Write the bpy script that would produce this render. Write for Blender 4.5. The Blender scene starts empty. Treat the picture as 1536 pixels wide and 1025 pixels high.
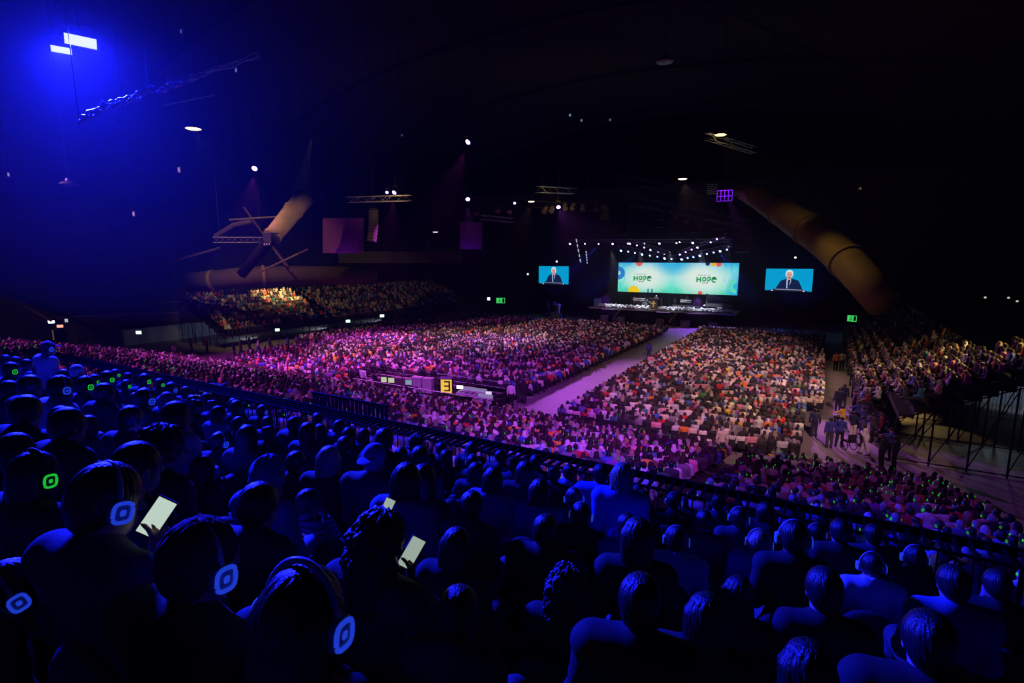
import bpy, bmesh, math, random
import numpy as np
from mathutils import Vector, Matrix, noise as mnoise

scene = bpy.context.scene
COL = scene.collection
PI = math.pi
random.seed(7)
rng = np.random.default_rng(11)

# ---------------------------------------------------------------- camera
# hall axes: X = to the right facing the stage, Y = towards the stage, Z = up, floor at 0
FPX, YH, YAW, EYE = 800.0, 386.0, math.radians(30.3), 10.9
PITCH = math.atan((512.5 - YH) / FPX)
cam_data = bpy.data.cameras.new('camera')
cam_data.sensor_width = 36.0
cam_data.lens = FPX / 1536.0 * 36.0
cam_data.clip_start, cam_data.clip_end = 0.05, 400
cam = bpy.data.objects.new('camera', cam_data)
COL.objects.link(cam)
cam.location = (0, 0, EYE)
cam.rotation_euler = (PI / 2 - PITCH, 0, YAW)
scene.camera = cam

# ---------------------------------------------------------------- world, haze, view
scene.view_settings.view_transform = 'Standard'
scene.view_settings.look = 'None'
scene.view_settings.exposure = 0.0
scene.view_settings.gamma = 1.0
scene.view_settings.use_curve_mapping = False
scene.cycles.max_bounces = 4
scene.cycles.diffuse_bounces = 2
scene.cycles.glossy_bounces = 2
scene.cycles.volume_bounces = 0
scene.cycles.transparent_max_bounces = 4
scene.cycles.use_denoising = True
world = bpy.data.worlds.new('world'); scene.world = world
world.use_nodes = True
wt = world.node_tree
wt.nodes['Background'].inputs[0].default_value = (0.05, 0.04, 0.12, 1)
wt.nodes['Background'].inputs[1].default_value = 0.0
HAZE = 0.00010
vs = wt.nodes.new('ShaderNodeVolumeScatter')
vs.inputs['Density'].default_value = HAZE
vs.inputs['Color'].default_value = (1, 1, 1, 1)
vs.inputs['Anisotropy'].default_value = 0.35
wt.links.new(vs.outputs[0], wt.nodes['World Output'].inputs['Volume'])

# ---------------------------------------------------------------- pixel <-> hall helpers
_cp, _sp = math.cos(PITCH), math.sin(PITCH)
_fw = np.array([-math.sin(YAW) * _cp, math.cos(YAW) * _cp, -_sp])
_rt = np.array([math.cos(YAW), math.sin(YAW), 0.0])
_up = np.cross(_rt, _fw)
_C = np.array([0, 0, EYE])
def ray(x, y): return _fw + _rt * (x - 768) / FPX + _up * (512.5 - y) / FPX
def at_z(x, y, z):
    r = ray(x, y); return _C + r * (z - EYE) / r[2]
def at_y(x, y, v):
    r = ray(x, y); return _C + r * v / r[1]
def at_x(x, y, u):
    r = ray(x, y); return _C + r * u / r[0]
def at_d(x, y, d): return _C + ray(x, y) * d
def project(p):
    d = np.asarray(p, float) - _C; z = d @ _fw
    return 768 + FPX * (d @ _rt) / z, 512.5 - FPX * (d @ _up) / z, z

# ---------------------------------------------------------------- lights of the hall
def aim(o, target):
    o.rotation_euler = (Vector(target) - o.location).to_track_quat('-Z', 'Y').to_euler()
def spot(name, loc, target, colour, watts, deg, blend=0.6, radius=0.12):
    l = bpy.data.lights.new(name, 'SPOT'); l.color = colour; l.energy = watts
    l.spot_size = math.radians(deg); l.spot_blend = blend; l.shadow_soft_size = radius
    o = bpy.data.objects.new(name, l); COL.objects.link(o); o.location = loc
    aim(o, target); return o
MAG, PUR, VIO, BLU, WARM, AMB, WHT = (.86, .085, .95), (.62, .12, 1), (.30, .06, 1), (.008, .012, 1), (1, .52, .48), (1, .66, .2), (.82, .88, 1)
# the fixtures themselves are built further down at these spots
BLUE_FLOODS = [(121, 62, 15.0, 1.05), (92, 75, 18.0, .80)]
PURPLE_HEADS = [  # pixel x, y, distance, target, colour, watts, cone
    (381, 253, 52, (-44, 27, 0), MAG, 30000, 56),
    (703, 213, 42, (-34, 34, 0), MAG, 28000, 60),
    (592, 289, 62, (-46, 46, 0), MAG, 34000, 54),
    (700, 299, 66, (-34, 52, 0), PUR, 28000, 52),
    (836, 311, 70, (-8, 40, 0), PUR, 30000, 50),
]
def from_fixture(x, y, d, tg, off=.9):
    p = at_d(x, y, d); return p + (np.array(tg, float) - p) / np.linalg.norm(np.array(tg) - p) * off
for (x, y, d, tg, c, w, a) in PURPLE_HEADS:
    spot('moving_head_beam', from_fixture(x, y, d, tg), tg, c, w, a, 1.0)
WARM_LAMPS = [  # high bay lamps and white profiles that are on
    (290, 194, 46, (-66, 52, 2), AMB, 6000, 60),
    (1081, 203, 52, (6, 52, 2), AMB, 2200, 70),
    (1024, 269, 60, (-6, 50, 0), WARM, 9000, 62),
    (797, 303, 66, (-36, 56, 0), WARM, 9000, 64),
]
for (x, y, d, tg, c, w, a) in WARM_LAMPS:
    spot('lamp_beam', from_fixture(x, y, d, tg, .5), tg, c, w, a)
# unseen washes added to light the audience from behind
ADDED_WASHES = [((-52, -4, 29), (-28, 18, 4), MAG, 34000, 22),  # no fixtures, placed behind and above the camera's tier
    ((-60, -4, 29), (-45, 22, 2), MAG, 32000, 36),
    ((-62, -4, 29), (-46, 42, 0), MAG, 58000, 32),
    ((-60, -4, 29), (-30, 36, 0), PUR, 62000, 28),
    ((-58, -4, 29), (-36, 58, 0), WARM, 85000, 24),
    ((10, -4, 30), (-7, 44, 0), WARM, 56000, 24),
    ((10, -4, 30), (-8, 60, 0), WARM, 80000, 16),
    ((12, -4, 30), (-17, 25, 1), VIO, 52000, 30),
    ((12, -4, 30), (-16, 31, 0), MAG, 42000, 26),
    ((6, -4, 30), (-1, 27, 1), MAG, 4500, 24),
]
for (p, tg, c, w, a) in ADDED_WASHES: spot('unseen_wash', p, tg, c, w, a, .8, .25)
# lamps under the roof above the side stands
spot('stand_lamp', (-62, 52, 27), (-68.3, 50, 6), AMB, 75000, 22, .8)
spot('stand_lamp', (24, 44, 17), (6.9, 45, 4.0), AMB, 26000, 18, .7)
spot('stand_lamp', (24, 37, 17), (8.4, 37.5, 6.6), AMB, 30000, 18, .7)
spot('aisle_wash', from_fixture(1087, 286, 66, (1, 40, 0), 1.4), (.3, 41, 0), PUR, 46000, 15, .8)
# blue beams of the stage rig
for (px, py, tx, tz, w) in ((1050, 383, -13, 2.5, 2600), (1081, 376, -8, 4, 2600), (953, 379, -36, 3, 2600), (898, 366, -44, 2, 3000)):
    p = at_y(px, py, 85.4); spot('stage_beam', p + np.array([0, -.3, -.4]), (tx, 82, tz), (.02, .06, 1), w * 5, 26, .8)
# added blue spots, no fixture, that tint the wall behind the stage
for x, tx in ((-40, -42), (-30, -26), (-14, -18), (-4, -4)): spot('added_wall_tint', (x, 93.5, 1.0), (tx, 100.6, 9), (.02, .05, 1), 700, 80, .9)
# stage wash
for u in (-30, -25.4, -20.8, -16.2):
    spot('stage_wash', (u, 83, 12), (u, 88.5, 2.4), WHT, 7000, 36, .7)
spot('front_row_light', (-13, 86, 13), (-11.8, 80.2, .6), WHT, 2600, 34, .6)
spot('stage_foot', (-31, 84.5, 5), (-31.5, 82, 0), VIO, 1600, 100, .6)
spot('stage_foot', (-16.5, 84.5, 5), (-16.5, 81.5, 0), VIO, 2200, 90, .6)

# ---------------------------------------------------------------- materials
MATS = {}
def mat(name, col, rough=.7, metal=0.0, emit=None, strength=0.0, var=.15, scale=8.0, bump=0.0, sheen=0.0):
    if name in MATS: return MATS[name]
    m = bpy.data.materials.new(name); m.use_nodes = True
    nt = m.node_tree; b = nt.nodes['Principled BSDF']
    b.inputs['Roughness'].default_value = rough; b.inputs['Metallic'].default_value = metal
    if sheen: b.inputs['Sheen Weight'].default_value = sheen
    tc = nt.nodes.new('ShaderNodeTexCoord')
    nz = nt.nodes.new('ShaderNodeTexNoise'); nz.inputs['Scale'].default_value = scale
    nt.links.new(tc.outputs['Object'], nz.inputs['Vector'])
    mx = nt.nodes.new('ShaderNodeMix'); mx.data_type = 'RGBA'
    mx.inputs[6].default_value = tuple(c * (1 - var) for c in col[:3]) + (1,)
    mx.inputs[7].default_value = tuple(min(1, c * (1 + var)) for c in col[:3]) + (1,)
    nt.links.new(nz.outputs[0], mx.inputs[0])
    nt.links.new(mx.outputs[2], b.inputs['Base Color'])
    if bump:
        bp = nt.nodes.new('ShaderNodeBump'); bp.inputs['Strength'].default_value = bump
        bp.inputs['Distance'].default_value = .02
        nt.links.new(nz.outputs[0], bp.inputs['Height']); nt.links.new(bp.outputs[0], b.inputs['Normal'])
    if emit:
        b.inputs['Emission Color'].default_value = tuple(emit[:3]) + (1,)
        b.inputs['Emission Strength'].default_value = strength
    MATS[name] = m
    return m
def glow(name, emit, strength, lights=False):
    m = mat(name, tuple(.2 * c for c in emit), .4, emit=emit, strength=strength, var=0)
    if not lights: m.cycles.emission_sampling = 'NONE'
    return m
def hair_mat(name, col, curly=False):
    m = mat(name, col, .42, var=.35, scale=40)
    nt = m.node_tree; b = nt.nodes['Principled BSDF']
    tc = [n for n in nt.nodes if n.type == 'TEX_COORD'][0]
    mp = nt.nodes.new('ShaderNodeMapping'); mp.inputs['Scale'].default_value = (150, 60, 9) if not curly else (60, 60, 60)
    nz = nt.nodes.new('ShaderNodeTexNoise'); nz.inputs['Scale'].default_value = 1.0; nz.inputs['Detail'].default_value = 3
    bp = nt.nodes.new('ShaderNodeBump'); bp.inputs['Strength'].default_value = .9; bp.inputs['Distance'].default_value = .008 if not curly else .02
    nt.links.new(tc.outputs['Object'], mp.inputs[0]); nt.links.new(mp.outputs[0], nz.inputs['Vector'])
    nt.links.new(nz.outputs[0], bp.inputs['Height']); nt.links.new(bp.outputs[0], b.inputs['Normal'])
    return m
def stripe_mat(name, a, bcol, per=55.0):
    m = mat(name, a, .8, var=0)
    nt = m.node_tree; b = nt.nodes['Principled BSDF']
    tc = [n for n in nt.nodes if n.type == 'TEX_COORD'][0]
    w = nt.nodes.new('ShaderNodeTexWave'); w.wave_type = 'BANDS'; w.bands_direction = 'Z'
    w.inputs['Scale'].default_value = per / 6.283; w.inputs['Distortion'].default_value = .6
    mx = nt.nodes.new('ShaderNodeMix'); mx.data_type = 'RGBA'
    mx.inputs[6].default_value = (*a, 1); mx.inputs[7].default_value = (*bcol, 1)
    nt.links.new(tc.outputs['Object'], w.inputs['Vector']); nt.links.new(w.outputs['Fac'], mx.inputs[0])
    nt.links.new(mx.outputs[2], b.inputs['Base Color'])
    return m

M_black = mat('matte_black', (.012, .012, .014), .6)
M_dark = mat('dark_metal', (.03, .03, .034), .45, .6)
M_steel = mat('grey_steel', (.22, .22, .23), .4, .8)
M_alu = mat('truss_aluminium', (.5, .5, .5), .35, .9)
M_white = mat('white_plastic', (.75, .75, .75), .4)
M_grey = mat('grey_case', (.42, .41, .40), .6)
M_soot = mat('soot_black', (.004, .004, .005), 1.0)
M_soot.node_tree.nodes['Principled BSDF'].inputs['Specular IOR Level'].default_value = .08
M_wood = mat('dark_wood', (.06, .03, .018), .5, var=.4, scale=30)
M_conc = mat('concrete_steps', (.07, .07, .075), .85, bump=.2)
M_floor = mat('hall_floor', (.34, .32, .32), .55, var=.22, scale=.6, bump=.05)
M_wall = mat('dark_wall', (.03, .027, .026), .9, scale=1.5)
M_panel = mat('brown_wall_panel', (.10, .075, .055), .8, scale=2)
M_ceil = mat('black_ceiling', (.008, .008, .010), .95, scale=.3)
M_seat = mat('seat_fabric', (.02, .02, .028), .9, bump=.2, scale=60)
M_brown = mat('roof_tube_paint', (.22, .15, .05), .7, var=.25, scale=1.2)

# ---------------------------------------------------------------- mesh builder
class MB:
    def __init__(s): s.v, s.f = [], []
    def add(s, vs, fs):
        n = len(s.v); s.v += [tuple(map(float, p)) for p in vs]; s.f += [tuple(n + i for i in f) for f in fs]; return s
    def box(s, c, d, rz=0.0, rx=0.0):
        R = Matrix.Rotation(rz, 3, 'Z') @ Matrix.Rotation(rx, 3, 'X'); c = Vector(c)
        b = min(d) * .06
        x, y, z = [k / 2 for k in d]
        vs = [c + R @ Vector((sx * (x - (b if q == 0 else 0)), sy * (y - (b if q == 1 else 0)), sz * (z - (b if q == 2 else 0))))
              for sx in (-1, 1) for sy in (-1, 1) for sz in (-1, 1) for q in (0, 1, 2)]
        # chamfered box as the hull of 24 corner points
        bm = bmesh.new(); bv = [bm.verts.new(p) for p in vs]
        bmesh.ops.convex_hull(bm, input=bv); bm.verts.ensure_lookup_table(); bm.verts.index_update()
        s.add([p.co for p in bm.verts], [[q.index for q in f.verts] for f in bm.faces]); bm.free(); return s
    def cube(s, c, d):
        x, y, z = [k / 2 for k in d]; c = Vector(c)
        s.add([c + Vector((a * x, b * y, e * z)) for a in (-1, 1) for b in (-1, 1) for e in (-1, 1)],
              [(0, 1, 3, 2), (4, 6, 7, 5), (0, 4, 5, 1), (2, 3, 7, 6), (0, 2, 6, 4), (1, 5, 7, 3)]); return s
    def tube(s, pts, r, n=8, caps=True):
        pts = [Vector(p) for p in pts]; k = len(pts)
        rs = r if isinstance(r, (list, tuple)) else [r] * k
        vs, fs = [], []
        for i, p in enumerate(pts):
            t = (pts[min(i + 1, k - 1)] - pts[max(i - 1, 0)]).normalized()
            a = t.cross(Vector((0, 0, 1)))
            if a.length < 1e-3: a = t.cross(Vector((1, 0, 0)))
            a.normalize(); b = t.cross(a)
            vs += [p + (a * math.cos(2 * PI * j / n) + b * math.sin(2 * PI * j / n)) * rs[i] for j in range(n)]
        for i in range(k - 1):
            fs += [(i * n + j, i * n + (j + 1) % n, (i + 1) * n + (j + 1) % n, (i + 1) * n + j) for j in range(n)]
        if caps: fs += [tuple(range(n))[::-1], tuple((k - 1) * n + j for j in range(n))]
        s.add(vs, fs); return s
    def lathe(s, prof, c=(0, 0, 0), n=20, axis=None):
        # prof: (radius, height) along axis
        ax = Vector(axis or (0, 0, 1)).normalized(); a = ax.orthogonal().normalized(); b = ax.cross(a); c = Vector(c)
        vs, fs = [], []
        for r, h in prof:
            vs += [c + ax * h + (a * math.cos(2 * PI * j / n) + b * math.sin(2 * PI * j / n)) * max(r, 1e-4) for j in range(n)]
        for i in range(len(prof) - 1):
            fs += [(i * n + j, i * n + (j + 1) % n, (i + 1) * n + (j + 1) % n, (i + 1) * n + j) for j in range(n)]
        fs += [tuple(range(n))[::-1], tuple((len(prof) - 1) * n + j for j in range(n))]
        s.add(vs, fs); return s
    def prism(s, poly, y0, y1):            # polygon in XZ pushed along Y
        n = len(poly)
        vs = [(x, y0, z) for x, z in poly] + [(x, y1, z) for x, z in poly]
        s.add(vs, [tuple(range(n)), tuple(range(n, 2 * n))[::-1]] + [(i, n + i, n + (i + 1) % n, (i + 1) % n) for i in range(n)]); return s
    def build(s, name, m, parent=None, loc=None, smooth=False):
        me = bpy.data.meshes.new(name); me.from_pydata(s.v, [], s.f); me.update()
        bm = bmesh.new(); bm.from_mesh(me); bmesh.ops.recalc_face_normals(bm, faces=bm.faces); bm.to_mesh(me); bm.free()
        if smooth: me.shade_smooth()
        me.materials.append(m)
        o = bpy.data.objects.new(name, me); COL.objects.link(o)
        if parent: o.parent = parent
        if loc is not None: o.location = loc
        return o
def tag(o, label=None, cat=None, group=None, kind=None):
    if label: o['label'] = label
    if cat: o['category'] = cat
    if group: o['group'] = group
    if kind: o['kind'] = kind
    return o
def thing(name, label, cat, loc=(0, 0, 0), rz=0.0, group=None):
    o = bpy.data.objects.new(name, None); COL.objects.link(o)
    o.empty_display_size = .1
    o.location = loc; o.rotation_euler = (0, 0, rz); return tag(o, label, cat, group)
def dup(root, loc, rz=None, label=None, group=None, scale=None):
    r = root.copy(); COL.objects.link(r); r.location = loc
    if rz is not None: r.rotation_euler = (0, 0, rz)
    if scale: r.scale = (scale,) * 3
    for ch in list(root.children):
        c = ch.copy(); COL.objects.link(c); c.parent = r
        for g in list(ch.children):
            d = g.copy(); COL.objects.link(d); d.parent = c
    if label: r['label'] = label
    if group: r['group'] = group
    return r
def text_mesh(name, body, size, m, parent, loc, rot=(PI / 2, 0, 0), bold=0.0, ext=.004, align='CENTER'):
    cu = bpy.data.curves.new(name, 'FONT'); cu.body = body; cu.size = size; cu.extrude = ext; cu.offset = bold; cu.align_x = align
    t = bpy.data.objects.new(name, cu); COL.objects.link(t)
    bpy.context.view_layer.update()
    me = bpy.data.meshes.new_from_object(t.evaluated_get(bpy.context.evaluated_depsgraph_get()))
    bpy.data.objects.remove(t)
    me.materials.clear(); me.materials.append(m)
    o = bpy.data.objects.new(name, me); COL.objects.link(o); o.parent = parent; o.location = loc; o.rotation_euler = rot
    return o
WORDS = 'first second third fourth fifth sixth seventh eighth ninth tenth eleventh twelfth'.split()
def nth(i):
    if i < 12: return WORDS[i]
    n = i + 1; return '%d%s' % (n, 'th' if 10 <= n % 100 <= 20 else {1: 'st', 2: 'nd', 3: 'rd'}.get(n % 10, 'th'))

def ceil_z(x): return 16 + 20 * math.sqrt(max(0, 1 - ((x + 28) / 57) ** 2)) - .05

# ---------------------------------------------------------------- bodies: one continuous surface each, grown from a distance field
def V3(*a): return np.array(a, float)
def unit(a): a = np.asarray(a, float); return a / np.linalg.norm(a)
class Field:
    def __init__(s): s.P = []
    def cap(s, a, b, ra, rb=None, k=.03, cut=False):
        s.P.append(('c', V3(*a), V3(*b), ra, ra if rb is None else rb, k, cut)); return s
    def ell(s, c, r, R=None, k=.03, cut=False):
        s.P.append(('e', V3(*c), V3(*r), np.eye(3) if R is None else np.asarray(R, float), 0, k, cut)); return s
    def mesh(s, h, inflate=0.0, disp=None, smooth=True):
        lo = np.full(3, 1e9); hi = -lo
        for p in s.P:
            if p[6]: continue
            if p[0] == 'c':
                r = max(p[3], p[4]) + inflate
                lo = np.minimum(lo, np.minimum(p[1], p[2]) - r); hi = np.maximum(hi, np.maximum(p[1], p[2]) + r)
            else:
                r = p[2].max() + inflate
                lo = np.minimum(lo, p[1] - r); hi = np.maximum(hi, p[1] + r)
        pad = 2.5 * h + .02; lo -= pad; hi += pad
        n = np.ceil((hi - lo) / h).astype(int) + 1
        F = np.full(n, .5, np.float32)
        ax = [lo[i] + h * np.arange(n[i]) for i in range(3)]
        for p in s.P:
            kind, k = p[0], max(p[5], h * .4)
            m = k + 2 * h + .03
            if kind == 'c':
                r = max(p[3], p[4]) + inflate + m
                l, u = np.minimum(p[1], p[2]) - r, np.maximum(p[1], p[2]) + r
            else:
                r = p[2].max() + inflate + m; l, u = p[1] - r, p[1] + r
            i0 = np.clip(((l - lo) / h).astype(int), 0, n - 1); i1 = np.clip(((u - lo) / h).astype(int) + 2, 1, n)
            sl = tuple(slice(a, b) for a, b in zip(i0, i1))
            X, Y, Z = np.meshgrid(*[ax[i][sl[i]] for i in range(3)], indexing='ij')
            if kind == 'c':
                a, b = p[1], p[2]; ba = b - a; L = max(ba @ ba, 1e-9)
                t = np.clip(((X - a[0]) * ba[0] + (Y - a[1]) * ba[1] + (Z - a[2]) * ba[2]) / L, 0, 1)
                d = np.sqrt((X - a[0] - t * ba[0]) ** 2 + (Y - a[1] - t * ba[1]) ** 2 + (Z - a[2] - t * ba[2]) ** 2) - (p[3] + (p[4] - p[3]) * t) - inflate
            else:
                c, rr, R = p[1], p[2] + inflate, p[3]
                dx, dy, dz = X - c[0], Y - c[1], Z - c[2]
                q = [(R[0, j] * dx + R[1, j] * dy + R[2, j] * dz) for j in range(3)]
                k0 = np.sqrt(sum((q[j] / rr[j]) ** 2 for j in range(3))); k1 = np.sqrt(sum((q[j] / rr[j] ** 2) ** 2 for j in range(3))) + 1e-9
                d = k0 * (k0 - 1) / k1
                d = np.where(k0 < 1e-6, -rr.min(), d)
            f = F[sl]
            if p[6]:
                hh = np.clip(.5 - .5 * (f + d) / k, 0, 1)
                F[sl] = f + (-d - f) * hh + k * hh * (1 - hh)
            else:
                hh = np.clip(.5 + .5 * (f - d) / k, 0, 1)
                F[sl] = f + (d - f) * hh - k * hh * (1 - hh)
        # surface nets
        nx, ny, nz = n - 1
        inside = F < 0
        cnt = np.zeros((nx, ny, nz), np.int8)
        for a in (0, 1):
            for b in (0, 1):
                for c in (0, 1):
                    cnt += inside[a:a + nx, b:b + ny, c:c + nz]
        act = (cnt > 0) & (cnt < 8)
        I = np.argwhere(act); idx = np.full((nx, ny, nz), -1, np.int64); idx[act] = np.arange(len(I))
        S = np.zeros((len(I), 3)); N = np.zeros(len(I))
        corner = [(a, b, c) for a in (0, 1) for b in (0, 1) for c in (0, 1)]
        val = {c: F[I[:, 0] + c[0], I[:, 1] + c[1], I[:, 2] + c[2]] for c in corner}
        for c in corner:
            for axx in range(3):
                if c[axx]: continue
                e = list(c); e[axx] = 1; e = tuple(e)
                va, vb = val[c], val[e]; x = (va < 0) != (vb < 0)
                t = np.where(x, va / np.where(x, va - vb, 1), 0)
                pt = np.repeat(np.array(c, float)[None], len(I), 0); pt[:, axx] += t
                S += pt * x[:, None]; N += x
        V = (I + S / N[:, None]) * h + lo
        Q = []
        for axx in range(3):
            b, c = (axx + 1) % 3, (axx + 2) % 3
            sl0 = [slice(1, -1)] * 3; sl0[axx] = slice(0, -1); sl1 = list(sl0); sl1[axx] = slice(1, None)
            A, B = inside[tuple(sl0)], inside[tuple(sl1)]
            E = np.argwhere(A != B)
            off = np.ones(3, int); off[axx] = 0; E0 = E + off
            flip = A[tuple(E.T)]
            def g(db, dc):
                q = E0.copy(); q[:, b] -= db; q[:, c] -= dc; return idx[tuple(q.T)]
            q = np.stack([g(1, 1), g(0, 1), g(0, 0), g(1, 0)], 1)
            q[~flip] = q[~flip][:, ::-1]
            Q.append(q)
        Q = np.concatenate(Q); Q = Q[(Q >= 0).all(1)]
        if disp is not None: V = disp(V)
        return V, Q
def mesh_from(name, V, Q, mats, fm=None, smooth=True):
    me = bpy.data.meshes.new(name)
    me.vertices.add(len(V)); me.vertices.foreach_set('co', np.asarray(V, np.float32).ravel())
    me.loops.add(Q.size); me.loops.foreach_set('vertex_index', Q.astype(np.int32).ravel())
    me.polygons.add(len(Q)); me.polygons.foreach_set('loop_start', (np.arange(len(Q)) * Q.shape[1]).astype(np.int32))
    for m in mats: me.materials.append(m)
    if fm is not None: me.polygons.foreach_set('material_index', fm.astype(np.int32))
    me.update(calc_edges=True)
    if smooth: me.shade_smooth()
    return me

def rotm(ax, ang): return np.array(Matrix.Rotation(ang, 3, Vector(ax)))
def hand(f, w, d, n, side, curl=.35):
    d = unit(d); n = unit(np.asarray(n, float) - d * (np.asarray(n, float) @ d)); s = np.cross(d, n) * side; w = V3(*w)
    R = np.stack([s, d, n], 1)
    f.ell(w + d * .055, (.041, .056, .017), R, k=.012)
    for i, L in enumerate((.070, .078, .072, .056)):
        p = w + d * (.098 - .006 * abs(i - 1)) + s * (.031 - .021 * i); q = unit(d + s * (.12 - .08 * i))
        c = curl * (1 + .15 * i); r = .0092
        for j, part in enumerate((.45, .32, .23)):
            q = rotm(s, -c * side) @ q if False else unit(q * math.cos(c) - n * math.sin(c) * 1.0)
            e = p + q * L * part; f.cap(p, e, r, r - .0009, k=.005); p = e; r -= .0009
            nn = unit(n - q * (n @ q)); n_ = nn
            c *= 1.1
    p = w + d * .025 + s * .036; q = unit(d * .62 + s * .70 - n * .25)
    e = p + q * .042; f.cap(p, e, .0125, .0105, k=.012)
    q2 = unit(d * .9 + s * .25 - n * .3); f.cap(e, e + q2 * .034, .0105, .0085, k=.006)

def head_frame(c, turn, nod, tilt=0.0):
    return np.array(Matrix.Rotation(turn, 3, 'Z') @ Matrix.Rotation(-nod, 3, 'X') @ Matrix.Rotation(tilt, 3, 'Y')), V3(*c)
class Pose:
    """joints of a figure that faces +Y with its feet on z = 0"""
    def __init__(s, seated=True, turn=0, nod=.1, tilt=0, lean=0.0, arms='lap', wide=1.0, stride=0.0, sit_h=0.0):
        s.seated, s.wide, s.arms = seated, wide, arms
        z0 = .52 if seated else .93
        s.hip = V3(0, 0, z0)
        def up(y, z):   # point on the torso, leaning forward round the hip
            a = lean; return V3(0, y * math.cos(a) + z * math.sin(a), z0 + z * math.cos(a) - y * math.sin(a))
        s.waist, s.chest, s.top = up(-.01, .20), up(-.02, .40), up(-.025, .52)
        s.neck = up(-.005, .60); s.headc = up(.03, .685) + V3(0, -.25 * lean * .1, 0)
        s.R, s.hc = head_frame(s.headc, turn, nod + .2 * lean, tilt)
        sh = .185 * wide
        s.sh = {k: s.top + V3(k * sh, -.01, -.035) for k in (-1, 1)}
        s.knee, s.ank, s.toe, s.hipj = {}, {}, {}, {}
        s.elb, s.wri, s.hd, s.hn = {}, {}, {}, {}
        for k in (-1, 1):
            s.hipj[k] = s.hip + V3(k * .095, .01, -.01)
            if seated:
                s.knee[k] = V3(k * .13, .43, .50); s.ank[k] = V3(k * .13, .42, .09); s.toe[k] = V3(k * .145, .56, .035)
            else:
                st = stride * k
                s.knee[k] = V3(k * .10, .02 + st * .5, .50 + abs(st) * .05); s.ank[k] = V3(k * .105, -.02 + st, .085 + (abs(st) * .12 if k < 0 else 0)); s.toe[k] = s.ank[k] + V3(k * .02, .15, -.045)
            a = arms if isinstance(arms, str) else arms[k]
            if a == 'lap':
                s.elb[k] = s.sh[k] + V3(k * .055, .03, -.29); s.wri[k] = V3(k * .085, .26, .66 if seated else .93)
                s.hd[k], s.hn[k] = V3(-k * .75, .55, -.25), V3(0, .3, 1)
            elif a == 'side':
                s.elb[k] = s.sh[k] + V3(k * .07, -.02, -.29); s.wri[k] = s.sh[k] + V3(k * .085, .04, -.54)
                s.hd[k], s.hn[k] = V3(0, .15, -1), V3(k, 0, 0)
            elif a == 'phone':
                s.elb[k] = s.sh[k] + V3(k * .06, .20, -.22); s.wri[k] = s.hc + V3(k * .10, .07, -.22)
                s.hd[k], s.hn[k] = V3(-k * .05, .25, .95), V3(k * .9, .3, 0)
            elif a == 'chin':
                s.elb[k] = s.sh[k] + V3(k * .06, .18, -.24); s.wri[k] = s.hc + V3(k * .05, .12, -.16)
                s.hd[k], s.hn[k] = V3(-k * .4, -.1, .9), V3(k * .3, .9, 0)
            elif a == 'chest':
                s.elb[k] = s.sh[k] + V3(k * .07, .05, -.28); s.wri[k] = s.chest + V3(k * .06, .22, -.06)
                s.hd[k], s.hn[k] = V3(-k * .9, .1, .2), V3(0, .9, .2)
            elif a == 'reach':
                s.elb[k] = s.sh[k] + V3(k * .05, .22, -.16); s.wri[k] = s.sh[k] + V3(0, .45, -.18)
                s.hd[k], s.hn[k] = V3(0, 1, 0), V3(0, 0, 1)
            elif a == 'lectern':
                s.elb[k] = s.sh[k] + V3(k * .12, .10, -.26); s.wri[k] = s.sh[k] + V3(k * .10, .34, -.30)
                s.hd[k], s.hn[k] = V3(-k * .2, .9, -.2), V3(0, .1, 1)
    def H(s, *p): return s.hc + s.R @ V3(*p)          # head-local point (x right, y face, z up)
    def body(s, hi=True, legs=True, only=None):
        f = Field(); w = s.wide
        f.ell(s.hip + V3(0, 0, .03), (.165 * w, .115, .12), k=.05)
        f.cap(s.hip + V3(0, 0, .06), s.waist, .125 * w, .125 * w, k=.06)
        f.ell(s.chest, (.165 * w, .105, .17), k=.06)
        f.cap(s.sh[-1], s.sh[1], .062, .062, k=.05)
        f.cap(s.top, s.neck, .062, .054, k=.04)
        f.cap(s.neck, s.H(0, -.01, -.04), .054, .056, k=.03)
        f.ell(s.H(0, -.008, .022), (.074, .095, .098), s.R, k=.02)
        f.ell(s.H(0, .03, -.05), (.056, .062, .07), s.R, k=.03)
        if hi:
            f.ell(s.H(0, .072, -.085), (.026, .022, .022), s.R, k=.02)                # chin
            f.cap(s.H(0, .092, .012), s.H(0, .110, -.030), .009, .014, k=.012)        # nose
            f.cap(s.H(-.034, .082, .030), s.H(.034, .082, .030), .013, .013, k=.014)  # brow
            for k in (-1, 1):
                f.ell(s.H(k * .031, .094, .008), (.015, .012, .010), s.R, k=.008, cut=True)
                f.ell(s.H(k * .031, .084, .008), (.013, .011, .011), s.R, k=.003)     # eye
                f.ell(s.H(k * .077, -.006, -.004), (.009, .020, .033), s.R, k=.008)   # ear
            f.cap(s.H(-.018, .090, -.058), s.H(.018, .090, -.058), .0075, .0075, k=.006)   # lips
            f.cap(s.H(-.018, .088, -.068), s.H(.018, .088, -.068), .0075, .0075, k=.006)
        for k in (-1, 1):
            f.cap(s.sh[k], s.elb[k], .055, .043, k=.04); f.cap(s.elb[k], s.wri[k], .043, .029, k=.02)
            if hi: hand(f, s.wri[k], s.hd[k], s.hn[k], k)
            else: f.ell(s.wri[k] + unit(s.hd[k]) * .08, (.035, .07, .03), np.stack([np.cross(unit(s.hd[k]), unit(s.hn[k])), unit(s.hd[k]), unit(s.hn[k])], 1), k=.02)
            if legs:
                f.cap(s.hipj[k], s.knee[k], .088, .062, k=.05); f.cap(s.knee[k], s.ank[k], .060, .040, k=.03)
                f.cap(s.ank[k], s.toe[k], .042, .034, k=.03)
        return f
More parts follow.
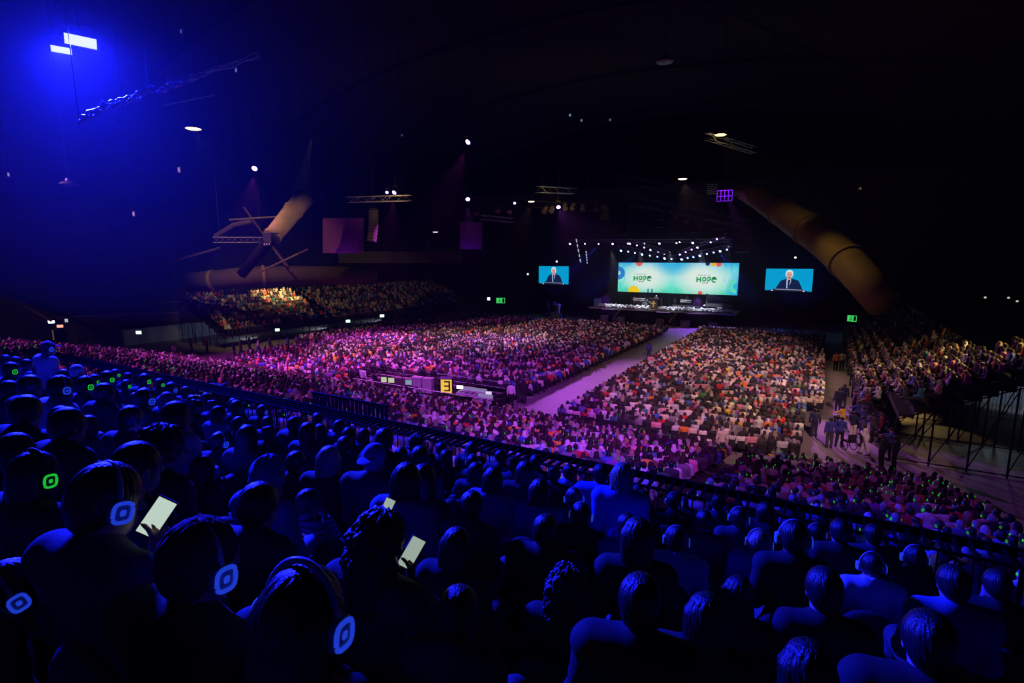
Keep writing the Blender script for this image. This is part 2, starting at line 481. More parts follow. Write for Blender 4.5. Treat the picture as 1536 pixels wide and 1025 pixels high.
    def shirt(s, fat=.014, hood=False, collar=False, hi=True, fold=.006, sleeves=1.0):
        f = Field(); w = s.wide; g = fat
        f.ell(s.hip + V3(0, 0, .06), (.165 * w + g, .118 + g, .11), k=.05)
        f.cap(s.hip + V3(0, 0, .08), s.waist, .13 * w + g, .128 * w + g, k=.06)
        f.ell(s.chest, (.168 * w + g, .108 + g, .17 + g * .5), k=.07)
        f.cap(s.sh[-1], s.sh[1], .066 + g, .066 + g, k=.06)
        for k in (-1, 1):
            f.cap(s.top + V3(0, -.01, .02), s.sh[k] + V3(0, 0, .012), .055 + g * .5, .055 + g, k=.05)
            e = s.elb[k] + (s.wri[k] - s.elb[k]) * .92 * sleeves
            f.cap(s.sh[k], s.elb[k], .058 + g, .047 + g, k=.04); f.cap(s.elb[k], e, .046 + g, .036 + g * .8, k=.03)
        f.cap(s.top, s.neck + V3(0, -.012, -.035), .074, .068, k=.03)
        if collar:
            for a in range(8):
                t0, t1 = a * PI / 4, (a + 1) * PI / 4
                f.cap(s.neck + V3(.072 * math.cos(t0), -.005 + .07 * math.sin(t0), -.01 - .02 * math.sin(t0)), s.neck + V3(.072 * math.cos(t1), -.005 + .07 * math.sin(t1), -.01 - .02 * math.sin(t1)), .016, .016, k=.01)
        if hood: f.ell(s.neck + V3(0, -.085, -.03), (.115, .075, .085), k=.05)
        ph = random.random() * 6
        def disp(V):
            if not hi: return V
            d = fold * (np.sin(V[:, 0] * 34 + 9 * V[:, 2] + ph) * np.sin(V[:, 2] * 23 - V[:, 1] * 15) + .5 * np.sin(V[:, 2] * 61 + V[:, 0] * 19))
            c = V - V3(*s.chest) * [1, 1, 0] - [0, 0, 0]; c[:, 2] = 0
            return V + c / (np.linalg.norm(c, axis=1, keepdims=True) + .05) * d[:, None]
        return f, disp
    def trousers(s, g=.012):
        f = Field(); w = s.wide
        f.ell(s.hip + V3(0, 0, .02), (.168 * w + g, .118 + g, .115 + g), k=.05)
        for k in (-1, 1):
            f.cap(s.hipj[k], s.knee[k], .090 + g, .066 + g, k=.05); f.cap(s.knee[k], s.ank[k] + V3(0, 0, .02), .064 + g, .052 + g, k=.04)
        return f
    def shoes(s):
        f = Field()
        for k in (-1, 1):
            f.cap(s.ank[k] + V3(0, -.02, -.035), s.toe[k] + V3(0, .015, 0), .052, .044, k=.02); f.cap(s.ank[k], s.ank[k] + V3(0, 0, -.03), .05, .05, k=.03)
        return f
    def hair(s, style, hi=True):
        f = Field(); e = .007 if hi else .006
        face = lambda: f.ell(s.H(0, .115, -.045), (.072, .075, .085), s.R, k=.015, cut=True)
        amp, frq = .0012, 110
        if style in 'sgl':
            f.ell(s.H(0, -.014, .030), (.084 + e, .101 + e, .102 + e), s.R, k=.01)
            f.ell(s.H(0, -.060, -.02), (.068, .050, .07), s.R, k=.03)
            if style == 'l':
                for k in (-1, 0, 1):
                    f.cap(s.H(k * .055, -.045 - .02 * (k == 0), .02), s.H(k * .062, -.075 - .015 * (k == 0), -.20), .046, .040, k=.03)
                    f.cap(s.H(k * .062, -.07, -.20), s.H(k * .058, -.085, -.31), .040, .022, k=.03)
                f.cap(s.H(-.075, .012, .02), s.H(-.083, .02, -.16), .026, .016, k=.03); f.cap(s.H(.075, .012, .02), s.H(.083, .02, -.16), .026, .016, k=.03)
                amp, frq = .0018, 120
            face()
        elif style == 'j':                                   # jaw-length bob
            f.ell(s.H(0, -.016, .026), (.090, .106, .108), s.R, k=.01)
            for k in (-1, 0, 1): f.cap(s.H(k * .05, -.05, .0), s.H(k * .062, -.06, -.10), .052, .045, k=.04)
            f.cap(s.H(-.078, .01, .02), s.H(-.083, .012, -.09), .026, .020, k=.03); f.cap(s.H(.078, .01, .02), s.H(.083, .012, -.09), .026, .020, k=.03)
            face(); amp, frq = .0016, 120
        elif style in 'ck':                                  # curls, long or short
            f.ell(s.H(0, -.02, .035), (.108, .116, .112), s.R, k=.01)
            r = random.Random(5)
            for i in range(60 if style == 'c' else 34):
                a = r.uniform(0, 2 * PI); z = r.uniform(-.26 if style == 'c' else -.06, .11)
                if math.sin(a) > .35 and z < .05: continue
                q = math.sqrt(max(.12, 1 - max(0, z) ** 2 / .015))
                f.ell(s.H(.098 * q * math.cos(a), -.02 + .10 * q * math.sin(a), z), (r.uniform(.022, .034),) * 3, s.R, k=.016)
            if style == 'c':
                for k in (-1, 0, 1): f.cap(s.H(k * .06, -.055, 0), s.H(k * .075, -.075, -.24), .062, .05, k=.04)
            face(); amp, frq = .006, 55
        elif style == 'b':                                   # bun
            f.ell(s.H(0, -.014, .028), (.082, .100, .100), s.R, k=.01)
            f.ell(s.H(0, -.095, .085), (.046, .042, .042), s.R, k=.012)
            f.ell(s.H(0, -.060, -.02), (.06, .045, .06), s.R, k=.03); face()
        elif style == 't':                                   # ponytail
            f.ell(s.H(0, -.014, .028), (.082, .100, .100), s.R, k=.01)
            f.ell(s.H(0, -.060, -.02), (.06, .045, .06), s.R, k=.03)
            f.cap(s.H(0, -.10, .045), s.H(0, -.145, -.01), .026, .034, k=.015); f.cap(s.H(0, -.145, -.01), s.H(0, -.13, -.20), .034, .012, k=.02); face()
        elif style == 'o':                                   # cropped
            f.ell(s.H(0, -.010, .026), (.0775 + e, .0975 + e, .0985 + e), s.R, k=.01); face(); amp = .0008
        elif style == 'p':                                   # cap, worn over short hair
            f.ell(s.H(0, -.012, .034), (.088, .105, .098), s.R, k=.01)
            f.ell(s.H(0, .05, -.12), (.13, .14, .125), s.R, k=.01, cut=True)
            f.ell(s.H(0, .125, .048), (.070, .075, .009), s.R @ rotm((1, 0, 0), -.2), k=.012)
            f.ell(s.H(0, -.055, -.015), (.062, .045, .06), s.R, k=.02); amp = 0
        elif style == 'P':                                   # cap turned backwards
            f.ell(s.H(0, -.012, .034), (.088, .105, .098), s.R, k=.01)
            f.ell(s.H(0, .06, -.10), (.13, .14, .125), s.R, k=.01, cut=True)
            f.ell(s.H(0, -.130, .022), (.070, .068, .009), s.R @ rotm((1, 0, 0), .35), k=.012)
            f.ell(s.H(0, -.055, -.02), (.062, .045, .06), s.R, k=.02); amp = 0
        elif style == 'h':                                   # head scarf that falls on the shoulders
            f.ell(s.H(0, -.016, .024), (.092, .110, .112), s.R, k=.01)
            f.cap(s.H(0, -.03, -.02), s.H(0, -.05, -.15), .088, .10, k=.05)
            for k in (-1, 1): f.cap(s.H(0, -.04, -.13), s.sh[k] + V3(-k * .05, 0, .03), .075, .055, k=.05)
            f.ell(s.H(0, .115, -.03), (.062, .075, .080), s.R, k=.015, cut=True); amp, frq = .005, 32
        elif style == 'w':                                   # knitted hat
            f.ell(s.H(0, -.014, .036), (.090, .107, .108), s.R, k=.01)
            f.ell(s.H(0, .07, -.09), (.14, .15, .125), s.R, k=.01, cut=True)
            f.ell(s.H(0, -.05, -.02), (.07, .05, .06), s.R, k=.02); amp, frq = .003, 130
        c0 = s.hc
        def disp(V):
            if not hi or amp == 0: return V
            L = (V - c0) @ s.R
            a = np.arctan2(L[:, 0], -L[:, 1])
            d = amp * (np.sin(a * frq * .16 + 5 * np.sin(L[:, 2] * 21)) + .7 * np.sin(a * frq * .31 + L[:, 2] * 40))
            if style in 'ck': d += .006 * np.sin(L[:, 2] * 120) * np.sin(a * 23)
            q = L.copy(); q /= np.linalg.norm(q, axis=1, keepdims=True) + .02
            return c0 + (L + q * d[:, None]) @ s.R.T
        return f, disp

SKINS = [mat('skin_%s' % n, c, .5, var=.08, scale=20) for n, c in (('light', (.58, .36, .26)), ('tan', (.44, .26, .17)), ('brown', (.22, .12, .07)), ('deep', (.09, .05, .032)))]
HAIRS = {n: hair_mat('hair_' + n, c) for n, c in (('black', (.012, .010, .009)), ('brown', (.045, .026, .015)), ('light', (.35, .26, .15)), ('grey', (.36, .35, .34)), ('white', (.70, .69, .68)))}
CURLS = {n: hair_mat('curls_' + n, c, True) for n, c in (('black', (.012, .010, .009)), ('brown', (.05, .03, .018)))}
TOPS = {n: mat('cloth_' + n, c, .85, bump=.07, scale=70) for n, c in (
    ('black', (.015, .015, .018)), ('charcoal', (.05, .05, .055)), ('navy', (.018, .024, .07)), ('grey', (.22, .22, .23)), ('white', (.78, .76, .74)), ('cream', (.66, .58, .46)),
    ('pink', (.72, .30, .38)), ('red', (.55, .03, .035)), ('maroon', (.18, .02, .04)), ('orange', (.75, .22, .03)), ('yellow', (.75, .50, .05)), ('green', (.06, .22, .09)),
    ('teal', (.04, .25, .28)), ('blue', (.05, .12, .50)), ('indigo', (.035, .04, .26)), ('denim', (.12, .18, .32)), ('purple', (.25, .08, .35)), ('brown', (.16, .09, .05)), ('pale', (.55, .56, .60)))}
M_stripe = stripe_mat('cloth_striped', (.02, .02, .025), (.30, .30, .32), 60)
M_trouser = TOPS['charcoal']; M_shoe = mat('shoe_leather', (.02, .018, .016), .4)
M_ringB, M_ringG = glow('blue_led', (.02, .07, 1), .55), glow('green_led', (.02, .85, .05), .55)
M_cupB = mat('blue_headset_plastic', (.5, .52, .55), .35)

# ---------------------------------------------------------------- the hall
def struct(name, mb, m, **k): o = mb.build(name, m); o['kind'] = 'structure'; return o
struct('floor', MB().cube((-30, 45, -.1), (130, 130, .2)), M_floor)
struct('wall_stage', MB().cube((-30, 101, 12), (130, .4, 24)), M_wall)
struct('wall_left', MB().cube((-84, 42, 9), (.4, 120, 18)), M_wall)
struct('wall_right', MB().cube((28, 42, 9), (.4, 120, 18)), M_wall)
struct('wall_back', MB().cube((-30, -8, 12), (130, .4, 24)), M_wall)
mb = MB(); N = 28
arc = [(-28 + 57 * math.cos(PI * (1 - i / N)), 16 + 20 * math.sin(PI * i / N)) for i in range(N + 1)]
for y in (-8, 20, 48, 76, 101): pass
vs = [(x, y, z) for y in (-8.2, 28, 65, 101.2) for x, z in arc]
fs = [(r * (N + 1) + i, r * (N + 1) + i + 1, (r + 1) * (N + 1) + i + 1, (r + 1) * (N + 1) + i) for r in range(3) for i in range(N)]
ceil = MB().add(vs, fs); struct('ceiling', ceil, M_ceil)
# roof ribs: slender lattice-free arches under the vault
for n, y in enumerate((14, 34, 54, 74, 94)):
    mb = MB().tube([(-28 + 56.4 * math.cos(PI * (1 - i / 24)), y, 15.6 + 19.8 * math.sin(PI * i / 24)) for i in range(25)], .22, 6)
    struct('ceiling_beam_%d' % (n + 1), mb, M_ceil)

M_tierstep = mat('tier_carpet', (.03, .03, .034), .9)
# camera's own tier: rows 0.8 m apart
ROWS = 10
def row_v(k): return 6.45 - .78 * k
def row_z(k): return EYE - (.62 + .33 * row_v(k)) - 1.33
mb = MB()
for k in range(ROWS):
    v0, v1, z = row_v(k) - .32, row_v(k) + (.46 if k else 1.1), row_z(k)
    mb.cube((-11, (v0 + v1) / 2, z - .45), (34, v1 - v0, .9))
struct('floor_upper_tier', mb, M_conc)
mb = MB().cube((-11, 7.5, 5.7), (34, .12, 2.2)).cube((-11, 7.25, 4.4), (34, .6, .2))
struct('wall_under_upper_tier', mb, M_wall)
# lower tier between the hall floor and the railing
TR = 23
def tier_v(j): return 29 - .85 * j
def tier_z(j): return max(0.02, .25 * .85 * j)
mb = MB()
for j in range(1, TR): mb.cube((-29, tier_v(j) + .05, tier_z(j) / 2), (69, .85, tier_z(j)))
struct('floor_lower_tier', mb, M_tierstep)
# side stands on scaffolding
def rs_u(i): return 2.9 + .64 * i
def rs_z(i): return 1.2 + .31 * i
RB = .9
mb = MB()
for i in range(11): mb.cube((rs_u(i) + .08, 59, rs_z(i) - .08), (.66, 39, .16)); mb.cube((rs_u(i) - .24, 59, rs_z(i) - .18), (.03, 39, .30))
for i in range(2, 18): mb.cube((rs_u(i) + .08, 36.7, rs_z(i) + RB - .08), (.66, 5.4, .16)); mb.cube((rs_u(i) - .24, 36.7, rs_z(i) + RB - .18), (.03, 5.4, .30))
struct('floor_right_stand', mb, M_black)
def ls_u(i): return -62 - .85 * i
def ls_z(i): return 1.75 + .38 * i
mb = MB()
for i in range(11): mb.cube((ls_u(i) - .1, 62.5, ls_z(i) - .08), (.87, 51, .16)); mb.cube((ls_u(i) + .32, 62.5, ls_z(i) - .2), (.03, 51, .38))
struct('floor_left_stand', mb, M_black)

# scaffold frames under the side stands, one tower frame each
def frame(label, x0, z0, x1, z1, y, depth, group):
    t = thing('scaffold_frame', label, 'scaffolding', (x0, y, 0), 0, group)
    s = 1 if x1 > x0 else -1; n = int(abs(x1 - x0) // 1.7) + 1
    for q in range(n + 1):
        dx = (x1 - x0) * q / n; hz = z0 + (z1 - z0) * q / n
        MB().tube([(dx, 0, 0), (dx, 0, hz)], .05, 6).build('post', M_dark, t)
    MB().tube([(0, 0, .12), (x1 - x0, 0, .12)], .035, 6).tube([(0, 0, z0 - .1), (x1 - x0, 0, z1 - .1)], .035, 6).build('rail', M_dark, t)
    for q in range(n):
        dx0, dx1 = (x1 - x0) * q / n, (x1 - x0) * (q + 1) / n
        MB().tube([(dx0, 0, .15), (dx1, 0, z0 + (z1 - z0) * (q + 1) / n - .2)], .028, 6).build('brace', M_dark, t)
for q, y in enumerate((39.6, 44, 48.5, 53, 57.5, 62, 66.5, 71, 75.5, 78.4)):
    frame('dark scaffold frame under the right stand, %s from its near end' % nth(q), 2.5, .95, 9.2, 4.2, y, 4, 'scaffold frames under the right stand')
for q, y in enumerate((37.2, 42, 47, 52, 57, 62, 67, 72, 77, 82, 87.6)):
    frame('dark scaffold frame under the left stand, %s from its near end' % nth(q), -61.7, 1.5, -70.8, 5.2, y, 4, 'scaffold frames under the left stand')
for q, y in enumerate((34.3, 39.3)):
    frame('tall scaffold frame below the yellow-lit far right seats, %s from the camera' % nth(q), 3.9, 2.4, 13.3, 6.9, y, 4, 'scaffold frames under the far right block')

# ---------------------------------------------------------------- railing of the upper tier, panel by panel
RZ, RI, RO = EYE - 3.17, 7.04, 7.48
np_panels = 14; PL = 2.0; U0 = -24.0
for q in range(np_panels):
    t = thing('railing_panel', 'dark metal railing panel with slatted ledge, %s from the left end' % nth(q), 'railing', (U0 + PL * q, RI, row_z(0)), 0, 'railing panels along the front of the upper tier')
    h = RZ - row_z(0)
    MB().tube([(0, 0, h), (PL, 0, h)], .022, 8).build('handrail', M_soot, t)
    MB().cube((PL / 2, RO - RI, h - .03), (PL, .05, .10)).build('outer_rail', M_soot, t)
    MB().tube([(0, 0, .1), (PL, 0, .1)], .016, 6).build('bottom_rail', M_dark, t)
    for b in range(13): MB().tube([(.08 + b * .153, 0, .1), (.08 + b * .153, 0, h)], .011, 5).build('baluster', M_dark, t)
    for b in range(14): MB().cube((.07 + b * .143, (RO - RI) / 2, h - .02), (.03, RO - RI, .045)).build('slat', M_soot, t)
    MB().tube([(0, 0, -.02), (0, 0, h)], .028, 8).tube([(0, RO - RI, h - .05), (0, .1, .1)], .02, 6).build('post', M_dark, t)
# higher fence clipped to the outside of the rail
a, b = at_y(467, 603, RO + .04), at_y(580, 627, RO + .04)
t = thing('barrier_fence', 'dark blue tinted barrier fence standing higher than the railing', 'fence', (a[0], RO + .08, RZ - .1))
L = b[0] - a[0]
for n_, z_ in (('top_rail', .36), ('lower_rail', .02)): MB().cube((L / 2, 0, z_), (L, .04, .05)).build(n_, M_dark, t)
for i in range(19): MB().cube((.04 + i * (L - .08) / 18, 0, .19), (.07, .025, .34)).build('paling', mat('navy_paint', (.02, .025, .07), .5), t)
MB().cube((L / 2, -.02, -.25), (.06, .06, .5)).build('clamp', M_dark, t)
# short flight of steps with lit yellow nosings, below the railing on the left
p = at_y(297, 578, 8.6)
t = thing('step_flight', 'short flight of steps with pale yellow edges below the railing', 'stairs', (p[0], 8.4, p[2] - .55))
M_nose = mat('yellow_nosing_glow', (.8, .62, .12), .5, emit=(1, .75, .2), strength=.10)  # weak emission stands in for light falling on the step edges
for i in range(6):
    MB().box((0, .16 * i, .085 * i), (.62, .2, .06)).build('step', M_black, t)
    MB().cube((0, .16 * i - .085, .085 * i + .034), (.60, .025, .012)).build('step_edge', M_nose, t)
for k in (-1, 1): MB().tube([(k * .34, -.05, -.55), (k * .34, -.05, -.02), (k * .34, .9, .55)], .03, 6).tube([(k * .34, -.05, -.55), (k * .34, -.05, .56 - p[2])], .03, 6).build('stringer', M_dark, t)

# ---------------------------------------------------------------- the people of the upper tier
POSES = {
    'n': dict(turn=.05, nod=.12), 'L': dict(turn=.42, nod=.10), 'R': dict(turn=-.40, nod=.08), 'd': dict(turn=-.1, nod=.42, lean=.12),
    'f': dict(turn=-.25, nod=-.55, lean=1.0), 'a': dict(turn=.1, nod=.2, tilt=.16), 'A': dict(turn=-.15, nod=.12, tilt=-.16),
    'phone': dict(turn=-.12, nod=.25, arms={-1: 'lap', 1: 'phone'}), 'chin': dict(turn=-.25, nod=.15, arms={-1: 'lap', 1: 'chin'}), 'S': dict(turn=.05, nod=.1),
}
NEAR = {}
def mk(name, f, h, m, disp=None, inflate=0.0):
    V, Q = f.mesh(h, inflate, disp); return mesh_from(name, V, Q, [m])
def near_pose(key):
    if key in NEAR: return NEAR[key]
    kw = dict(POSES[key.split(':')[0]])
    p = Pose(wide=.90 if key.endswith(':slim') else 1.08 if key.endswith(':wide') else 1.0, **kw)
    d = {'pose': p, 'hair': {}, 'shirt': {}}
    d['body'] = mk('person', p.body(), .0075, SKINS[0])
    d['trousers'] = mk('trousers', p.trousers(), .014, M_trouser); d['shoes'] = mk('shoes', p.shoes(), .014, M_shoe)
    NEAR[key] = d; return d
def near_hair(d, style):
    if style not in d['hair']:
        f, dp = d['pose'].hair(style); d['hair'][style] = mk('hair', f, .0065, HAIRS['black'], dp)
    return d['hair'][style]
def near_shirt(d, kind):
    if kind not in d['shirt']:
        f, dp = d['pose'].shirt(fat={'j': .026, 's': .014, 'h': .026, 'k': .020}[kind], hood=kind == 'h', collar=kind in 'k', fold=.007 if kind != 's' else .004)
        d['shirt'][kind] = mk('shirt', f, .012, TOPS['black'], dp)
    return d['shirt'][kind]
def rsq(a, b, n=28, p=3.2):         # rounded square loop in the YZ plane
    return [(math.copysign(abs(math.cos(t)) ** (2 / p), math.cos(t)) * a, math.copysign(abs(math.sin(t)) ** (2 / p), math.sin(t)) * b) for t in (2 * PI * i / n for i in range(n))]
def near_headset(d, big):
    kk = 'headset%d' % big
    if kk in d: return d[kk]
    p = d['pose']; L = lambda q: tuple(p.H(*q)); g = (0, .012, .034)[big]
    out = {}
    band = MB().tube([L(((.098 + g) * math.cos(a), -.012, .0 + (.135 + g) * math.sin(a))) for a in np.linspace(0, PI, 20)], .0085, 8)
    out['band'] = band
    for s in (-1, 1):
        x0, x1 = s * (.076 + g), s * (.112 + g)
        mb = MB(); loop = rsq(.036, .040)
        def ring(x, sc): return [L((x, -.008 + y * sc, -.006 + z * sc)) for y, z in loop]
        n = len(loop); rings = [ring(x0, .7), ring(x0 + s * .006, .98), ring(x1 - s * .008, 1.0), ring(x1, .86)]
        vs = sum(rings, []); fs = [(i * n + j, i * n + (j + 1) % n, (i + 1) * n + (j + 1) % n, (i + 1) * n + j) for i in range(3) for j in range(n)]
        mb.add(vs, fs + [tuple(range(n))[::-1], tuple(3 * n + j for j in range(n))]); out['cup%d' % s] = mb
        rg = MB(); pts = ring(x1 + s * .001, .78) ; rg.tube(pts + [pts[0], pts[1]], .0062, 7, caps=False)
        inner = ring(x1 + s * .003, .26); c = L((x1 + s * .0035, -.008, -.006)); m_ = len(inner)
        rg.add(inner + [c], [(j, (j + 1) % m_, m_) for j in range(m_)]); out['ring%d' % s] = rg
    def fin(mb, nm):
        o = mb.build(nm, M_black, smooth=True); me = o.data; bpy.data.objects.remove(o); return me
    d[kk] = {k: fin(v, k) for k, v in out.items()}; return d[kk]
def part(name, me, parent, m):
    o = bpy.data.objects.new(name, me); COL.objects.link(o); o.parent = parent
    o.material_slots[0].link = 'OBJECT'; o.material_slots[0].material = m
    return o
HAIRWORD = {'s': 'short-haired', 'l': 'long-haired', 'j': 'bob-haired', 'c': 'curly long-haired', 'k': 'short curly-haired', 'b': 'bun-haired', 't': 'ponytailed', 'o': 'crop-haired', 'p': 'cap-wearing', 'P': 'back-to-front-capped', 'h': 'headscarfed', 'w': 'knit-hatted', 'g': 'short-haired'}
TOPWORD = {'black': 'black', 'charcoal': 'dark', 'navy': 'navy', 'grey': 'grey', 'white': 'white', 'pale': 'pale', 'denim': 'denim-blue', 'blue': 'blue', 'stripe': 'striped', 'cream': 'cream'}
KIT = {'s': 'shirt', 'j': 'jacket', 'h': 'hoodie', 'k': 'collared shirt'}
def near_person(x, y, z, head_z, pose='n', hair='s', hairc='black', top='black', kit='s', skin=0, headset='', rz=.1, wide=''):
    d = near_pose(pose + wide)
    s = float(np.clip((head_z - z) / 1.33, .90, 1.10))
    o = bpy.data.objects.new('person', d['body']); COL.objects.link(o)
    o.location = (x, y, head_z - 1.33 * s if abs(head_z - 1.33 * s - z) < .12 else z); o.rotation_euler = (0, 0, rz); o.scale = (s, s, s)
    o.material_slots[0].link = 'OBJECT'; o.material_slots[0].material = SKINS[skin]
    if hair not in ('x',):
        hm = TOPS[hairc] if hair in 'pPhw' and hairc in TOPS else (CURLS if hair in 'ck' and hairc in CURLS else HAIRS)[hairc if hairc in HAIRS else 'black']
        part({'p': 'cap', 'P': 'cap', 'h': 'head_scarf', 'w': 'knitted_hat'}.get(hair, 'hair'), near_hair(d, hair), o, hm)
    part({'s': 'shirt', 'j': 'jacket', 'h': 'hoodie', 'k': 'shirt'}[kit], near_shirt(d, kit), o, M_stripe if top == 'stripe' else TOPS[top])
    part('trousers', d['trousers'], o, M_trouser); part('shoes', d['shoes'], o, M_shoe)
    if headset:
        hs = near_headset(d, 2 if hair in 'ck' else int(hair in 'lhj'))
        b = part('headset', hs['band'], o, M_cupB if headset == 'B' else M_black)
        for k in (-1, 1):
            part('ear_cup', hs['cup%d' % k], b, M_cupB if headset in 'BW' else M_black)
            if headset in 'BG': part('glow_ring', hs['ring%d' % k], b, M_ringB if headset == 'B' else M_ringG)
    return o

# head tops as seen from the camera place: x y width hair haircolour top kit headset pose
HEADS = '''
68 513 27 p navy pale j B S
5 533 22 j brown pale s - n
12 545 24 s black black s G n
37 540 18 s black denim j - R
39 565 35 s black charcoal j - n
8 573 24 s black navy j - n
22 594 42 s black black j - L
84 566 32 s black pale j B n
112 549 21 w white charcoal j - n
124 566 20 s black navy s G n
139 563 18 s brown black s G n
158 558 18 s black charcoal s G n
152 577 29 s black black j - n
171 555 14 s black charcoal s G n
190 560 16 s black navy s - n
187 571 18 s black charcoal s G n
214 562 19 s black black s G n
237 569 16 s black navy s G n
254 575 17 s black denim s B n
212 585 26 s black charcoal s B n
247 590 25 l light denim s - n
92 616 46 s black black j - n
127 626 38 s black charcoal h - n
97 643 17 s black black s - n
188 612 40 s black charcoal s - a
203 609 22 s black black s - n
258 606 31 l brown pale j - R
14 653 34 j black black s - n
38 684 74 l brown black j G n
139 703 96 s black navy s B phone
235 645 60 k black black s - R
190 668 30 o black charcoal j - n
272 640 34 s black charcoal s B n
325 611 36 l black denim s - R
352 602 25 s black navy j - n
355 627 22 s black charcoal s B n
391 609 20 s black black s B n
367 641 33 l black charcoal s - n
400 635 24 s brown navy s - n
325 651 40 s black black s B n
402 652 28 b black black s - n
438 627 22 s black charcoal j - n
444 634 18 l brown navy s - R
460 636 36 l brown charcoal s - R
440 680 50 s black black j - n
300 696 48 l black black j - n
380 731 54 s black charcoal s - n
457 737 58 o black stripe s - chin
397 687 28 h denim denim s - n
490 673 48 l light black s - n
521 643 23 l black charcoal s - n
544 644 19 l black navy s - n
574 645 28 s black black j - n
558 668 42 P denim charcoal s - n
622 655 23 k black charcoal s - n
628 672 28 s black navy s - n
600 679 20 s black charcoal s - n
642 681 26 s black black s - n
668 677 22 s black black s - n
631 701 47 l black black s - n
606 699 22 l black denim s - n
662 714 17 s brown charcoal s - n
708 684 30 s black charcoal s B n
712 696 33 l brown navy s - n
738 704 40 l black denim s - n
705 741 47 s black charcoal s - n
681 798 72 l brown black j - n
562 778 80 c brown charcoal s - phone
787 694 27 l black black s - n
853 699 23 s black denim s - n
901 698 32 s black blue j - n
933 698 38 l light blue j - n
810 722 40 l brown blue s - n
860 737 45 s black charcoal s B L
917 727 27 o black blue s B n
963 738 34 l black black s - n
950 727 24 s black charcoal s - n
816 777 46 s black black j - n
882 774 46 s black black s B n
931 781 30 s black blue s - n
957 783 52 l brown black s - n
1010 755 34 s black black s B n
1057 768 40 o black charcoal s - n
1109 764 34 s black charcoal s B n
1140 799 50 j light blue j B n
1193 786 52 s black black s B n
1008 804 46 s black pale s B n
1262 783 45 s black black s - n
1312 790 42 s black charcoal s - n
1222 826 34 s black denim s B n
1310 833 56 o black pale k B n
1435 855 60 s black denim j - n
1375 822 40 s black black s B n
850 857 97 c black black s - n
280 795 120 w maroon black j B n
25 866 85 s brown charcoal j B f
437 866 112 j brown black s B n
1108 872 70 l black maroon s - n
685 984 105 s black charcoal s - n
1240 860 60 s black black s - n
1060 900 75 l black black j - n
960 872 62 s black black j - n
1400 930 70 s black black j - n
1500 860 50 s black black s - n
1215 975 80 l black black s - n
'''
placed = {}
near_list = []
spec = [l.split() for l in HEADS.strip().splitlines()]
spec.sort(key=lambda q: -float(q[2]))
rows = {}
for x, y, w, hr, hc, tp, kt, hs, ps in spec:
    x, y, w = float(x), float(y), float(w); r = ray(x, y); best = None
    fk, fv = {(38, 684): (7, .97), (25, 866): (8, .64), (22, 594): (6, None), (97, 643): (6, None)}.get((x, y), (None, None))
    for k in range(ROWS):
        if fk is not None and k != fk: continue
        off = .40 if ps == 'f' else 0
        if k > 7 and fk is None: continue
        v = row_v(k) + .05 + off
        if k >= 4 and ps != 'f': v += min(max(r[1] * FPX * (.185 if hr not in 'ckw' else .24) / w - v, -.24), .12)
        if fv: v = fv
        u, hz, dep = r[0] * v / r[1], EYE + r[2] * v / r[1], v / r[1]
        e = ((hz - row_z(k) - 1.33) / .13) ** 2 + (math.log(FPX * (.205 if hr not in 'ckw' else .25) / dep / w) / .2) ** 2
        for n in rows.get(k, []):
            g = abs(n[-1] - u)
            if g < .46: e += 60 * (.46 - g) / .46 + 2
        if best is None or e < best[0]: best = (e, k, u, v)
    rows.setdefault(best[1], []).append([best[1], x, y, hr, hc, tp, kt, hs, ps, best[3], best[2]])
persons_near = []
R7 = random.Random(3)
fill_spec = [('s', 'black'), ('l', 'black'), ('s', 'brown'), ('o', 'black'), ('b', 'black'), ('j', 'brown')]
for k, lst in sorted(rows.items()):
    v = row_v(k) + .05
    lst.sort(key=lambda n: n[-1])
    us = [n[-1] for n in lst]
    for it in range(60):
        for i in range(len(us) - 1):
            g = .42 - (us[i + 1] - us[i])
            if g > 0: us[i] -= g / 2; us[i + 1] += g / 2
    ent = []
    for n, u in zip(lst, us):
        v = n[-2]
        hz = EYE + ray(n[1], n[2])[2] * v / ray(n[1], n[2])[1]
        if n[8] == 'f': hz = row_z(k) + 1.33 * .92; v = v - .52
        hz = min(max(hz, row_z(k) + 1.33 - (.20 if k < 6 else .34)), row_z(k) + 1.33 + .20)
        if n[8] == 'S': hz = EYE + ray(n[1], n[2])[2] * v / ray(n[1], n[2])[1]
        ent.append((u, v, hz, n))
    v = row_v(k) + .05
    # seats in view that the photo only shows as dark shapes
    full = []
    for i, e in enumerate(ent):
        full.append(e)
        if i + 1 < len(ent):
            gap = ent[i + 1][0] - e[0]; m = int(gap / .52) - 1
            if gap > 1.05 and m > 0 and k <= 3:
                for q in range(min(m, 3)):
                    u = e[0] + gap * (q + 1) / (min(m, 3) + 1); hh, hcx = R7.choice(fill_spec)
                    px, py, _ = project((u, v, row_z(k) + 1.25))
                    full.append((u, v, row_z(k) + 1.33 - R7.uniform(.06, .14), [k, px, py, hh, hcx, R7.choice(['black', 'charcoal', 'navy']), R7.choice('sj'), '-', R7.choice('nnLRd')]))
    rows[k] = full
SEAT = None
